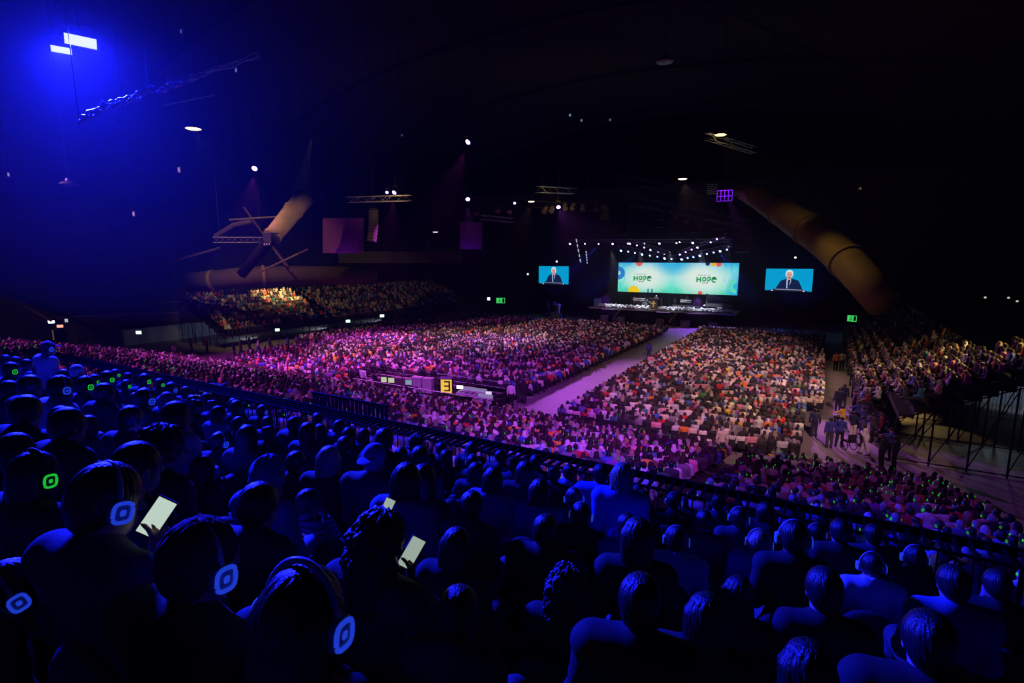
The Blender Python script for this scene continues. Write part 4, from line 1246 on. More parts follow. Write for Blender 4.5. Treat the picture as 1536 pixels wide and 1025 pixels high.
def keys(label, x, y, n_=1):
    t = thing('keyboard_stand', label, 'keyboard', (x, y, DZ))
    for s in (-1, 1): MB().tube([(s * .5, -.2, 0), (-s * .5, -.2, .85)], .02, 6).build('leg', M_dark, t)
    for q in range(n_): MB().box((0, .1 * q, .9 + .2 * q), (1.3, .36, .09)).build('keyboard', M_white if q else M_grey, t)
keys('two-tier keyboard on stage beside the lectern', at_y(960, 455, 90)[0], 90, 2); keys('keyboard on stage right of the aisle line', at_y(1028, 455, 90)[0], 90.2, 2)
t = thing('riser', 'low black riser at the back of the stage', 'riser', (at_y(1030, 457, 91)[0], 91.3, DZ)); MB().box((0, 0, .25), (4.6, 2.0, .5)).build('deck', M_black, t); MB().cube((0, -1.0, .52), (4.5, .06, .05)).build('edge', M_alu, t)
t['label'] = 'low black riser behind the keyboard on the stage'
for q, (px, tp) in enumerate(((952, 'pink'), (1012, 'navy'), (1030, 'charcoal'), (1048, 'maroon'), (1062, 'grey'), (992, 'black'))):
    u = at_y(px, 455, 91)[0]; stand_person((u, 90.9 + .3 * (q % 2), DZ + (.5 if 1018 < px < 1045 else 0)), PI, 'chest', tp, 'black', 's', 'black', 'musician in %s top at back of stage, %s from left' % (tp, nth([952, 992, 1012, 1030, 1048, 1062].index(px))), q % 4, 'shirt', 1.0, 'musicians on the stage')
for q, px in enumerate((946, 968, 1003, 1022, 1041)):
    u = at_y(px, 462, 88.4)[0]; t = thing('microphone_stand', 'thin microphone stand on stage, %s from left' % nth(q), 'microphone stand', (u, 88.5, DZ), 0, 'microphone stands on the stage')
    MB().lathe([(.16, 0), (.14, .03), (.02, .05)], (0, 0, 0), 14).build('base', M_dark, t); MB().tube([(0, 0, .03), (0, 0, 1.35), (0, -.3, 1.6)], .014, 6).build('pole', M_steel, t); MB().lathe([(.02, 0), (.03, .1), (.03, .14)], (0, -.3, 1.58), 10, (0, -1, .3)).build('microphone', M_black, t)
for q, px in enumerate((932, 958, 1000, 1018)):
    u = at_y(px, 463, 86.9)[0]; t = thing('stage_monitor', 'black wedge monitor at stage edge, %s from left' % nth(q), 'loudspeaker', (u, 87.0, DZ), 0, 'wedge monitors on the stage')
    MB().add([(-.3, -.25, 0), (.3, -.25, 0), (.3, .25, 0), (-.3, .25, 0), (-.3, -.25, .36), (.3, -.25, .36), (.3, .12, .08), (-.3, .12, .08)], [(0, 1, 2, 3), (4, 5, 6, 7), (0, 1, 5, 4), (1, 2, 6, 5), (2, 3, 7, 6), (3, 0, 4, 7)]).build('cabinet', M_black, t)
    MB().cube((0, -.255, .2), (.5, .01, .28)).build('grille', M_dark, t)
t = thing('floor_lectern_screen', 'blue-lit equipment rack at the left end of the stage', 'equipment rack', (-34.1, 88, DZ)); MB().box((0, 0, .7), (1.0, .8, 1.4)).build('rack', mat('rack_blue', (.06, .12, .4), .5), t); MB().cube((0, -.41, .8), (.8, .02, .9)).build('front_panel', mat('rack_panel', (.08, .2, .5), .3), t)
t.name = 'equipment_rack'
for o_ in [q for q in scene.objects if q.parent is None and q.get('category') in ('drum kit', 'keyboard', 'microphone stand', 'piano')]: o_.scale = (1.3,) * 3
t = bpy.data.objects['lectern']; t.scale = (1.25,) * 3
# white-covered chairs in front of the right and left floor blocks
cc = None
for side, us, y in (('right block, first row', np.arange(-15.2, -9.0, .7), 80.6), ('right block, second row', np.arange(-14.8, -9.4, .7), 81.5), ('left block', np.arange(-33.6, -31.0, .7), 79.8)):
    for q, u in enumerate(us):
        lab = 'white-covered chair before the %s, %s from left' % (side, nth(q))
        if cc is None:
            cc = thing('covered_chair', lab, 'chair', (u, y, 0), 0, 'white-covered chairs in front of the stage'); M_cov = mat('white_cover', (.8, .78, .8), .8)
            MB().box((0, .02, .24), (.46, .46, .48)).build('seat_cover', M_cov, cc); MB().box((0, -.22, .62), (.46, .07, .72), rx=.08).build('back_cover', M_cov, cc)
        else: dup(cc, (u, y, 0), 0, lab)
# presenters standing left of the stage
for q, (x, y, tp) in enumerate(((822, 470, 'maroon'), (838, 471, 'pale'), (832, 468, 'denim'))):
    p = at_z(x, y + 5, 0); y0 = 80.5; a = at_y(x, y, y0)
    stand_person((a[0], y0, max(0, a[2])), .4, 'chest', tp, 'black' if q != 1 else 'cream', 's', 'black', 'person in %s top standing left of the stage, %s of three' % (tp, nth([822, 832, 838].index(x))), q, 'shirt', 1.1, 'people left of the stage')
    if a[2] > .05:
        b = thing('standing_box', 'low dark platform under the %s-topped person left of stage' % tp, 'platform', (a[0], y0, 0)); MB().box((0, .05, a[2] / 2), (.8, .9, a[2])).build('platform', M_black, b)
        MB().cube((0, .05, a[2] + .004), (.78, .88, .012)).build('top_sheet', M_dark, b); b.name = 'camera_platform'

# ---------------------------------------------------------------- LED screens
SY = 92.0
def screen(label, x0, x1, z0, z1, name='led_screen'):
    t = thing(name, label, 'screen', ((x0 + x1) / 2, SY, (z0 + z1) / 2)); w, h = x1 - x0, z1 - z0
    MB().box((0, .2, 0), (w + .25, .35, h + .25)).build('frame', M_black, t)
    for k in (-1, 1): MB().tube([(k * w * .35, .2, h / 2), (k * w * .35, .2, ceil_z((x0 + x1) / 2 + k * w * .35) - (z0 + z1) / 2)], .04, 6).build('hanging_cable', M_soot, t)
    return t, w, h
def flat(t, name, pts, m, y): return MB().add([(x, y, z) for x, z in pts] + [(x, y + .004, z) for x, z in pts], [tuple(range(len(pts)))] + [(i, (i + 1) % len(pts), len(pts) + (i + 1) % len(pts), len(pts) + i) for i in range(len(pts))]).build(name, m, t)
def disc(cx, cz, r, n=28, a0=0, a1=2 * PI): return [(cx + r * math.cos(a0 + (a1 - a0) * i / n), cz + r * math.sin(a0 + (a1 - a0) * i / n)) for i in range(n + (a1 - a0 < 6.2))]
t, W, Hh = screen('wide main LED screen above the stage with two green HOPE logos', -31.87, -12.0, 4.86, 9.97)
# washed gradient of the picture, as screen pixels
m = bpy.data.materials.new('main_screen_picture'); m.use_nodes = True; nt = m.node_tree; nt.nodes.clear()
out = nt.nodes.new('ShaderNodeOutputMaterial'); em = nt.nodes.new('ShaderNodeEmission'); em.inputs[1].default_value = .95
tc = nt.nodes.new('ShaderNodeTexCoord'); sep = nt.nodes.new('ShaderNodeSeparateXYZ'); nt.links.new(tc.outputs['Generated'], sep.inputs[0])
def math_(op, a, b=None, c=None):
    n = nt.nodes.new('ShaderNodeMath'); n.operation = op
    for i, v in enumerate((a, b, c)):
        if v is None: continue
        if isinstance(v, (int, float)): n.inputs[i].default_value = v
        else: nt.links.new(v, n.inputs[i])
    return n.outputs[0]
def ramp(fac, stops):
    n = nt.nodes.new('ShaderNodeValToRGB'); nt.links.new(fac, n.inputs[0]); r = n.color_ramp
    while len(r.elements) < len(stops): r.elements.new(.5)
    for e, (p_, c_) in zip(r.elements, stops): e.position = p_; e.color = (*c_, 1)
    return n.outputs[0]
def mixc(f, a, b):
    n = nt.nodes.new('ShaderNodeMix'); n.data_type = 'RGBA'; nt.links.new(f, n.inputs[0]); nt.links.new(a, n.inputs[6]); nt.links.new(b, n.inputs[7]); return n.outputs[2]
X, Z = sep.outputs[0], sep.outputs[2]
nz = nt.nodes.new('ShaderNodeTexNoise'); nz.inputs['Scale'].default_value = 1.3; nz.inputs['Detail'].default_value = 4
mp = nt.nodes.new('ShaderNodeMapping'); mp.inputs['Scale'].default_value = (1.6, 1, .5); nt.links.new(tc.outputs['Object'], mp.inputs[0]); nt.links.new(mp.outputs[0], nz.inputs['Vector'])
vert = ramp(math_('ADD', Z, math_('MULTIPLY', math_('SUBTRACT', nz.outputs[0], .5), .35)), [(0, (.07, .68, .46)), (.2, (.14, .78, .60)), (.5, (.30, .80, .76)), (.8, (.15, .68, .78)), (1, (.03, .44, .75))])
def blob(cx, cz, rx, rz): return math_('SUBTRACT', 1, math_('SQRT', math_('ADD', math_('POWER', math_('DIVIDE', math_('SUBTRACT', X, cx), rx), 2), math_('POWER', math_('DIVIDE', math_('SUBTRACT', Z, cz), rz), 2))))
wh = nt.nodes.new('ShaderNodeRGB'); wh.outputs[0].default_value = (.74, .87, .80, 1)
cl = lambda a: math_('MINIMUM', math_('MAXIMUM', a, 0), 1)
c = mixc(cl(math_('MULTIPLY', blob(.25, .5, .24, .62), 1.6)), vert, wh.outputs[0]); c = mixc(cl(math_('MULTIPLY', blob(.72, .5, .25, .66), 1.6)), c, wh.outputs[0])
sky = nt.nodes.new('ShaderNodeRGB'); sky.outputs[0].default_value = (.03, .45, .78, 1)
c = mixc(cl(math_('MULTIPLY', blob(.48, 1.05, .19, .55), 1.3)), c, sky.outputs[0]); c = mixc(cl(math_('MULTIPLY', blob(1.02, .1, .12, .75), 1.8)), c, sky.outputs[0])
nt.links.new(c, em.inputs[0]); nt.links.new(em.outputs[0], out.inputs[0])
flat(t, 'picture', [(-W / 2, -Hh / 2), (W / 2, -Hh / 2), (W / 2, Hh / 2), (-W / 2, Hh / 2)], m, -.02)
E_ = lambda n, c, s=.9: glow('screen_' + n, c, s)
clipz = lambda pts: [(min(max(x, -W / 2), W / 2), min(max(z, -Hh / 2), Hh / 2)) for x, z in pts]
sx = lambda px: (px - 928) / 178.5 * W - W / 2              # picture coordinates along the screen
sz = lambda f: Hh / 2 - f * Hh
flat(t, 'picture_red_dot', clipz(disc(sx(961.5), sz(.0), .60)), E_('red', (.85, .10, .07)), -.026)
flat(t, 'picture_blue_ring', clipz(disc(sx(928.5), sz(.36), 1.15)), E_('blue', (.02, .22, .62)), -.026)
flat(t, 'picture_ring_hole', clipz(disc(sx(928.5), sz(.36), .38)), E_('pale', (.35, .72, .85)), -.030)
flat(t, 'picture_yellow_dot', clipz(disc(sx(954), sz(.98), .98)), E_('yellow', (.95, .62, .0)), -.026)
for px in (977, 983): flat(t, 'picture_blue_bar', [(sx(px) - .13, sz(1)), (sx(px) + .13, sz(1)), (sx(px) + .13, sz(.88)), (sx(px) - .13, sz(.88))], E_('deep', (.02, .20, .40)), -.026)
flat(t, 'picture_navy_drop', clipz(disc(sx(1063.5), sz(.02), .36)), E_('navy', (.005, .02, .16)), -.026)
flat(t, 'picture_amber_dot', clipz(disc(sx(1071.5), sz(.03), .40)), E_('amber', (.85, .50, .03)), -.026)
flat(t, 'picture_coral_dot', clipz(disc(sx(1079), sz(.03), .42)), E_('red', (.85, .10, .07)), -.026)
flat(t, 'picture_red_dot', clipz(disc(sx(1055), sz(.97), .36)), E_('red', (.85, .10, .07)), -.026)
ring_ = [(sx(1104.5) + r * math.cos(a), sz(.72) + r * math.sin(a)) for r, al in ((1.15, np.linspace(PI * .5, PI * 1.5, 22)), (.5, np.linspace(PI * 1.5, PI * .5, 22))) for a in al]
flat(t, 'picture_green_ring', clipz(ring_), E_('mint', (.12, .78, .55)), -.026)
R3 = random.Random(4)
for q in range(14):
    x = sx(R3.choice([R3.uniform(1082, 1104), R3.uniform(929, 946)])); z = R3.uniform(-Hh / 2, 0); l = R3.uniform(.3, 1.1)
    flat(t, 'picture_streak', [(x, z), (x + .05, z), (x + .05, min(z + l, Hh / 2)), (x, min(z + l, Hh / 2))], E_('streak', (.05, .45, .66)), -.024)
Gn, Gr, Dk = E_('logo_green', (.02, .36, .10)), E_('logo_grey', (.32, .42, .38)), E_('logo_dark', (.01, .06, .05))
def logo(px, f):
    x, z = sx(px), sz(f)
    text_mesh('logo_small_line', 'Festival of', .48, Gr, t, (x - .35, -.03, z + .58), bold=.002)
    def stroke(name, pts, w=.15, m_=Gn):
        MB().tube([(x + a, -.03, z + b) for a, b in pts], w, 6).build(name, m_, t)
    arcp = lambda cx, cz, r, a, b: [(cx + r * math.cos(q), cz + r * math.sin(q)) for q in np.linspace(a, b, 14)]
    MBs = MB()
    for pts in ([(-1.42, -.42), (-1.42, .42)], [(-.86, -.42), (-.86, .42)], [(-1.42, 0), (-.86, 0)]): MBs.tube([(x + a, -.03, z + b) for a, b in pts], .135, 6)
    MBs.build('logo_letter_h', Gn, t)
    stroke('logo_letter_o', arcp(-.28, .06, .27, 0, 2 * PI), .135)
    stroke('logo_letter_p', [(.28, -.42), (.28, .38)] + arcp(.42, .14, .25, PI / 2, -PI / 2) + [(.28, -.10)], .135)
    stroke('logo_letter_e', [(1.0, .10), (1.5, .12)] + arcp(1.28, -.0, .36, .25, 1.72 * PI), .14)
    flat(t, 'logo_leaf', disc(x + 1.18, z + .30, .17), Dk, -.18)
    for a in (-.45, -.12, .2): flat(t, 'logo_dot', disc(x + a, z - .54, .10), Dk, -.18)
    text_mesh('logo_tagline', '- - - - - - - - - - - - - - - - - -', .22, Gr, t, (x, -.03, z - .86))
logo(967, .53); logo(1062.5, .53)
text_mesh('corner_mark', '- - - -', .4, Gr, t, (sx(1098), -.03, sz(.17)))
scr_light = bpy.data.lights.new('screen_glow', 'AREA'); scr_light.shape = 'RECTANGLE'; scr_light.size = W; scr_light.size_y = Hh; scr_light.energy = 260; scr_light.color = (.6, .95, 1)
# (the picture itself gives off this light; the panel sits just behind the diffuse face)
bpy.data.lights.remove(scr_light)

def side_screen(label, x0, x1, z0, z1):
    t, w, h = screen(label, x0, x1, z0, z1)
    Q = lambda pts: [((a - .5) * w, (.5 - b) * h) for a, b in pts]         # 0..1 picture coordinates, y down
    flat(t, 'picture_backdrop', Q([(0, 0), (1, 0), (1, 1), (0, 1)]), E_('cyan', (.0, .37, .68)), -.02)
    flat(t, 'picture_suit', Q([(.21, .93), (.27, .75), (.32, .56), (.36, .50), (.44, .45), (.47, .43), (.56, .44), (.66, .47), (.71, .52), (.75, .66), (.80, .88), (.82, .93)]), E_('suit', (.006, .016, .07)), -.024)
    flat(t, 'picture_shirt', Q([(.455, .45), (.55, .45), (.555, .55), (.50, .86), (.46, .86), (.455, .62)]), E_('shirt', (.42, .55, .75)), -.027)
    flat(t, 'picture_tie', Q([(.49, .47), (.53, .47), (.535, .55), (.515, .80), (.485, .88), (.485, .56)]), E_('tie', (.01, .015, .06)), -.030)
    flat(t, 'picture_hair', Q([(.425, .22), (.435, .12), (.47, .055), (.52, .045), (.56, .075), (.585, .14), (.59, .25), (.57, .38), (.555, .36), (.45, .36), (.435, .32)]), E_('hair', (.72, .86, .95)), -.029)
    flat(t, 'picture_face', Q([(.447, .20), (.46, .14), (.52, .12), (.555, .16), (.565, .28), (.555, .40), (.53, .475), (.50, .485), (.47, .45), (.45, .36)]), E_('face', (.75, .40, .33)), -.033)
    flat(t, 'picture_brow', Q([(.465, .255), (.555, .255), (.55, .285), (.47, .285)]), E_('brow', (.42, .17, .14)), -.036)
    flat(t, 'picture_mouth', Q([(.485, .37), (.535, .37), (.53, .41), (.49, .415)]), E_('mouth', (.22, .06, .06)), -.036)
    flat(t, 'picture_lectern', Q([(0, .95), (.08, .96), (.22, .90), (.80, .90), (.90, .97), (1, .985), (1, 1), (0, 1)]), E_('lecternscr', (.008, .012, .035)), -.038)
    flat(t, 'picture_lectern_edge', Q([(.22, .895), (.80, .91), (.80, .94), (.22, .925)]), E_('edge', (.34, .30, .46)), -.041)
    for a in (.155, .83): flat(t, 'picture_hand', Q([(a - .02, .95), (a + .012, .93), (a + .025, .99), (a - .01, 1)]), E_('hand', (.72, .66, .85)), -.041)
    MB().tube([((.63 - .5) * w, -.03, (.5 - .70) * h), ((.55 - .5) * w, -.03, (.5 - .58) * h)], .02, 5).build('picture_microphone', E_('tie', (.01, .015, .06)), t)
side_screen('left side LED screen showing a white-haired speaker in a suit on cyan', -47.75, -41.5, 5.80, 9.22)
side_screen('right side LED screen showing a white-haired speaker in a suit on cyan', -8.05, -1.65, 5.72, 9.15)

# ---------------------------------------------------------------- rig above the stage
def truss(name, label, a, b, w=.4, group=None, nb=None, m_=None, drop=True):
    a, b = Vector(a), Vector(b); t = thing(name, label, 'truss', a, 0, group); d = b - a; L = d.length; u = d.normalized()
    s = u.cross(Vector((0, 0, 1))).normalized() * w / 2; up_ = Vector((0, 0, w / 2)); m_ = m_ or M_alu
    cor = [s + up_, -s + up_, -s - up_, s - up_]
    for c_ in cor: MB().tube([c_, d + c_], .03, 6).build('chord', m_, t)
    n = nb or max(3, int(L / (w * 1.6)))
    for f_ in range(4):
        mb = MB()
        for i in range(n):
            p0, p1 = d * (i / n), d * ((i + 1) / n); c0, c1 = cor[f_], cor[(f_ + 1) % 4]
            mb.tube([p0 + c0, p1 + c1] if i % 2 else [p0 + c1, p1 + c0], .016, 5)
        mb.build('bracing', m_, t)
    if drop:
        for q in (.12, .88): MB().tube([d * q + up_, d * q + Vector((0, 0, ceil_z((a + d * q).x) - (a + d * q).z))], .012, 5).build('hoist_chain', M_dark, t)
    return t
V_ = at_y
truss('stage_truss', 'lower left arm of the V-shaped lighting truss above the screen', V_(926, 370, 86), V_(1014, 386, 86), .45, 'V-shaped stage trusses')
truss('stage_truss', 'lower right arm of the V-shaped lighting truss above the screen', V_(1018, 386, 86), V_(1098, 368, 86), .45, 'V-shaped stage trusses')
truss('stage_truss', 'upper left arm of the V-shaped lighting truss above the screen', V_(943, 360, 89.5), V_(1006, 380, 89.5), .45, 'V-shaped stage trusses')
truss('stage_truss', 'upper right arm of the V-shaped lighting truss above the screen', V_(1016, 380, 89.5), V_(1090, 353, 89.5), .45, 'V-shaped stage trusses')
truss('stage_truss', 'straight rear truss behind the V-shaped lighting trusses', V_(850, 362, 91), V_(1096, 361, 91), .45, 'V-shaped stage trusses')
def moving_head():
    t = thing('moving_head_light', 'x', 'stage light', (0, 0, 0))
    MB().box((0, 0, -.02), (.34, .26, .16)).tube([(0, 0, .05), (0, 0, .5)], .03, 6).build('base', M_black, t)
    MB().tube([(-.2, 0, -.08), (-.2, 0, -.34), (-.17, 0, -.42)], .03, 6).tube([(.2, 0, -.08), (.2, 0, -.34), (.17, 0, -.42)], .03, 6).build('yoke', M_black, t)
    hd = MB().lathe([(.10, .16), (.15, .10), (.155, -.14), (.165, -.18)], (0, -.04, -.40), 16, (0, .8, .6)).build('head', M_black, t)
    return t, hd
def lens(t, hd, m_, r=.14): return MB().lathe([(r, 0), (r * .9, .02), (r * .5, .035)], (0, -.04 - .8 * .185, -.40 - .6 * .185), 16, (0, -.8, -.6)).build('lens', m_, hd)
L_pur, L_wht, L_blu = glow('lens_violet', (.55, .30, 1), 7.0), glow('lens_white', (.72, .60, 1), 6.0), glow('lens_blue', (.35, .55, 1), 6.5)
MH = {}
for nm, m_ in (('violet', L_pur), ('white', L_wht), ('blue-white', L_blu)):
    t, hd = moving_head(); lens(t, hd, m_, .16); MH[nm] = [t, True]
def place_light(nm, loc, rz, label, group, scale=1.0):
    t, fresh = MH[nm]
    if fresh: t.location = loc; t.rotation_euler = (0, 0, rz); t['label'] = label; t['group'] = group; t.scale = (scale,) * 3; MH[nm][1] = False; return t
    return dup(t, loc, rz, label, group, scale)
ARMS = {
    'lower left V arm': (86, 'blue-white', [(932.5, 375.4), (943, 377), (953, 379), (964, 381), (975.5, 383), (986.7, 384.5), (997.7, 387), (1007.8, 388)]),
    'upper left V arm': (89.5, 'violet', [(945.6, 365), (956, 367.6), (967, 371), (976.6, 374.4), (987.8, 378), (997.4, 381.4)]),
    'upper right V arm': (89.5, 'violet', [(1020.8, 381.4), (1029, 377.8), (1038, 374), (1047, 370.7), (1066.7, 363), (1076, 358), (1085, 354)]),
    'lower right V arm': (86, 'blue-white', [(1023.4, 388.4), (1032, 386.6), (1040.6, 385), (1050.5, 383), (1061, 380.6), (1071, 378.3), (1081, 376), (1091, 374)]),
    'straight rear truss': (91, 'white', [(856, 365.4), (878, 365.4), (898.6, 365.7), (920, 365.4), (942.5, 365), (967.5, 365), (990, 364.7), (1015.4, 364.2), (1020, 363), (1040, 363.7)]),
}
for arm, (y, nm, pts) in ARMS.items():
    for q, (px, py) in enumerate(pts):
        p = at_y(px, py, y - .2); s_ = .8 if q % 3 else 1.1
        place_light(nm, (p[0], p[1], p[2] + .42 * s_), -.2, '%s stage light, %s from left on %s' % (nm, nth(q), arm), 'stage lights on the V-shaped trusses', s_)
# moving heads over the audience
for q, (x, y, d, *_r) in enumerate(PURPLE_HEADS):
    p = at_d(x, y, d); s_ = 1.3 if d < 50 else 1.6; tg = _r[0]
    place_light('violet', (p[0], p[1] + .2, p[2] + .5 * s_), .4 * math.atan2(tg[0] - p[0], p[1] - tg[1]) + .6 * YAW, ['violet moving light hanging over left side, above the tilted roof tube', 'violet moving light with a blue beam, high in the centre', 'violet moving light above the yellow-lit truss on the left', 'violet moving light left of the long dark truss', 'violet moving light with a blue beam above the left side screen'][q], 'moving lights over the audience', s_)
    tag(MB().tube([(0, 0, 0), (0, 0, ceil_z(p[0]) - p[2] - .5 * s_)], .02, 6).build('hoist_cable', M_dark, None, (p[0], p[1] + .2, p[2] + .5 * s_)), cat='cable', group='hoist cables', label= 'thin dark hoist cable above the %s' % ['violet light over left side', 'high centre violet light', 'violet light above the yellow-lit truss', 'violet light left of the dark truss', 'violet light over left side screen'][q])
for q, (x, y, d) in enumerate(((581, 289, 62), (772, 305, 68))):
    p = at_d(x, y, d); place_light('violet', (p[0], p[1], p[2] + .5), YAW, ['small violet light beside the light above the yellow-lit truss', 'small violet light left of the warm white profile light'][q], 'moving lights over the audience', 1.0)
# high bay lamps
def high_bay(label, loc, r, m_, rod):
    t = thing('high_bay_lamp', label, 'lamp', loc, 0, 'high bay lamps under the roof')
    MB().lathe([(r * .25, r * .75), (r * .32, r * .45), (r * .8, r * .25), (r, 0), (r * .97, -.01)], (0, 0, 0), 24).build('shade', M_dark, t, smooth=False)
    MB().lathe([(r * .92, .0), (r * .7, -.05), (r * .2, -.08)], (0, 0, -.01), 24).build('lamp_glass', m_, t)
    MB().tube([(0, 0, r * .7), (0, 0, rod)], .02, 6).build('hanging_rod', M_soot, t)
    return t
L_amb, L_wrm, L_off = glow('lamp_amber', (1, .62, .16), 5), glow('lamp_warm', (1, .80, .52), 6), mat('lamp_off', (.18, .16, .14), .3)
lampspec = [('amber high bay lamp glowing high on the left', L_amb, .66), ('amber high bay lamp glowing above the right stand', L_amb, .60), ('warm white high bay lamp above the purple-lit stack', L_wrm, .52), ('warm white lamp left of the long dark truss', L_wrm, .40)]
for (x, y, d, *_r), (lab, m_, r) in zip(WARM_LAMPS, lampspec): p = at_d(x, y, d); high_bay(lab, (p[0], p[1], p[2] + .05), r, m_, ceil_z(p[0]) - p[2])
for lab, x, y, d, r in (('unlit dish lamp on the far left', 103, 277, 40, .60), ('unlit dish lamp high in the dark centre', 997, 93, 34, .56)): p = at_d(x, y, d); high_bay(lab, p, r, L_off, ceil_z(p[0]) - p[2])
p = at_d(653, 348, 70); high_bay('small white lamp hanging by the balcony', p, .38, glow('lamp_cool', (.9, .9, .85), 2), ceil_z(p[0]) - p[2])
# blue LED floods near the upper left
L_flood = glow('flood_blue', (.10, .11, 1), 8)
for q, ((x, y, d, w), lab) in enumerate(zip(BLUE_FLOODS, ('larger bright blue flood panel in the upper left corner', 'smaller bright blue flood panel left of the larger one'))):
    p = Vector(at_d(x, y, d)); t = thing('flood_light', lab, 'flood light', p, 0, 'blue flood panels')
    tgt = Vector(((-4.5, 3.2, 8.6), (-11, 3.6, 8.0))[q]); dirn = (tgt - p).normalized()
    ax = dirn.cross(Vector((0, 0, 1))).normalized(); up2 = ax.cross(dirn).normalized()
    h_ = w * .26
    def q_(a, b, c): return ax * a + up2 * b + dirn * c
    hw, hh_ = w * .34, h_ * .5
    cor = [(-hw, -hh_), (hw, -hh_), (hw, hh_), (-hw, hh_)]
    MB().add([q_(a * 1.08, b * 1.12, -.16) for a, b in cor] + [q_(a * 1.08, b * 1.12, -.006) for a, b in cor], [(0, 1, 2, 3), (4, 5, 6, 7)] + [(i, (i + 1) % 4, 4 + (i + 1) % 4, 4 + i) for i in range(4)]).build('housing', M_black, t)
    MB().add([q_(a, b, 0) for a, b in cor] + [q_(a, b, -.004) for a, b in cor], [(3, 2, 1, 0), (4, 5, 6, 7)] + [(i, (i + 1) % 4, 4 + (i + 1) % 4, 4 + i) for i in range(4)]).build('led_panel', L_flood, t)
    MB().tube([q_(-hw * 1.12, 0, -.08), q_(-hw * 1.12, 0, -.08) + Vector((0, 0, .4)), q_(hw * 1.12, 0, -.08) + Vector((0, 0, .4)), q_(hw * 1.12, 0, -.08)], .02, 6).build('yoke', M_dark, t)
    MB().tube([Vector((0, 0, .4)), Vector((0, 0, ceil_z(p.x) - p.z))], .015, 6).build('hanging_cable', M_soot, t)
    al = bpy.data.lights.new('flood_beam', 'AREA'); al.shape = 'RECTANGLE'; al.size, al.size_y = hw * 2, hh_ * 2; al.energy = (3100, 4600)[q]; al.color = BLU; al.spread = math.radians(84)
    ao = bpy.data.objects.new('flood_beam', al); COL.objects.link(ao); ao.location = p + dirn * .02
    ao.matrix_world = Matrix.Translation(p + dirn * .02) @ Matrix((ax, up2, -dirn)).transposed().to_4x4()

# the haze that hangs round the blue floods
V, Q = Field().ell((-17, 8.5, 17.5), (9, 8, 8.5), k=.01).mesh(.7)
m = bpy.data.materials.new('stage_haze'); m.use_nodes = True; nt = m.node_tree; nt.nodes.remove(nt.nodes['Principled BSDF'])
vh = nt.nodes.new('ShaderNodeVolumeScatter'); vh.inputs['Density'].default_value = .0012; vh.inputs['Anisotropy'].default_value = .35
nt.links.new(vh.outputs[0], nt.nodes['Material Output'].inputs['Volume'])
o = bpy.data.objects.new('haze', mesh_from('haze', V, Q, [m])); COL.objects.link(o)
tag(o, 'soft cloud of haze glowing round the blue flood panels', 'haze', None, 'stuff')
V, Q = Field().ell((-23, 86, 9), (24, 6, 8), k=.01).mesh(1.2)
m2 = m.copy(); m2.node_tree.nodes['Volume Scatter'].inputs['Density'].default_value = .004
o = bpy.data.objects.new('haze', mesh_from('haze', V, Q, [m2])); COL.objects.link(o)
tag(o, 'soft cloud of blue haze hanging round the stage', 'haze', None, 'stuff')

# ---------------------------------------------------------------- trusses, tubes and cloths under the roof
D = at_d
truss('lit_truss', 'short truss lit yellow hanging left of centre', D(520, 300, 62), D(616, 297, 60), .6, None, 8)
truss('lit_truss', 'short truss lit yellow and violet above the long dark truss', D(806, 284, 64), D(862, 287, 72), .7, None, 6)
truss('rig_truss', 'small violet-lit truss left of the side screen', D(722, 326, 74), D(770, 331, 78), .6, None, 5)
M_blk = M_dark
truss('rig_truss', 'long dark truss crossing above the audience towards the right', D(880, 287, 62), D(1190, 350, 74), 1.0, None, 18, M_blk)
truss('rig_truss', 'dark truss in front of the stage lights', D(690, 300, 67), D(905, 312, 72), .8, None, 14, M_blk)
truss('rig_truss', 'upper dark truss parallel to the long one', D(900, 262, 64), D(1200, 318, 72), .8, None, 16, M_blk)
truss('rig_truss', 'short truss lit yellow beside the right amber lamp', D(1060, 204, 53), D(1132, 226, 56), .6, None, 6)
truss('rig_truss', 'catwalk truss on the left below the tilted tube', D(320, 360, 58), D(402, 360, 60), .55, None, 9)
for x, y, d, w in ((570, 297, 58, 900), (832, 281, 64, 1200), (1095, 214, 52, 300)):  # added spots without fixtures that turn the trusses yellow
    p = D(x, y, d); spot('added_truss_fill', p + np.array([0, -1.2, -2.2]), D(x, y, d + 2.5), AMB, w, 100, .9)
# theatre lanterns hanging in a row from the dark truss
def lantern():
    t = thing('theatre_lantern', 'x', 'stage light', (0, 0, 0), 0, 'unlit lanterns on the dark truss')
    MB().tube([(-.18, 0, -.3), (-.18, 0, 0), (.18, 0, 0), (.18, 0, -.3)], .02, 6).build('bracket', M_dark, t)
    MB().lathe([(.12, .25), (.17, .1), (.17, -.15), (.21, -.3)], (0, 0, -.32), 14, (0, .7, .7)).build('barrel', mat('lantern_grey', (.10, .08, .08), .5), t)
    return t
LT = None
for q, (x, y) in enumerate(((716, 311), (748, 307), (765, 308), (818, 308), (828, 307), (848, 303), (860, 303), (875, 304), (895, 304), (1015, 316), (1030, 322), (1050, 330))):
    p = D(x, y, 69); lab = 'unlit grey lantern, %s from left along the dark truss' % nth(q)
    if LT is None: LT = lantern(); LT.location = p; LT['label'] = lab; LT.scale = (1.7,) * 3
    else: dup(LT, p, .2 * (q % 3), lab, None, 1.7)
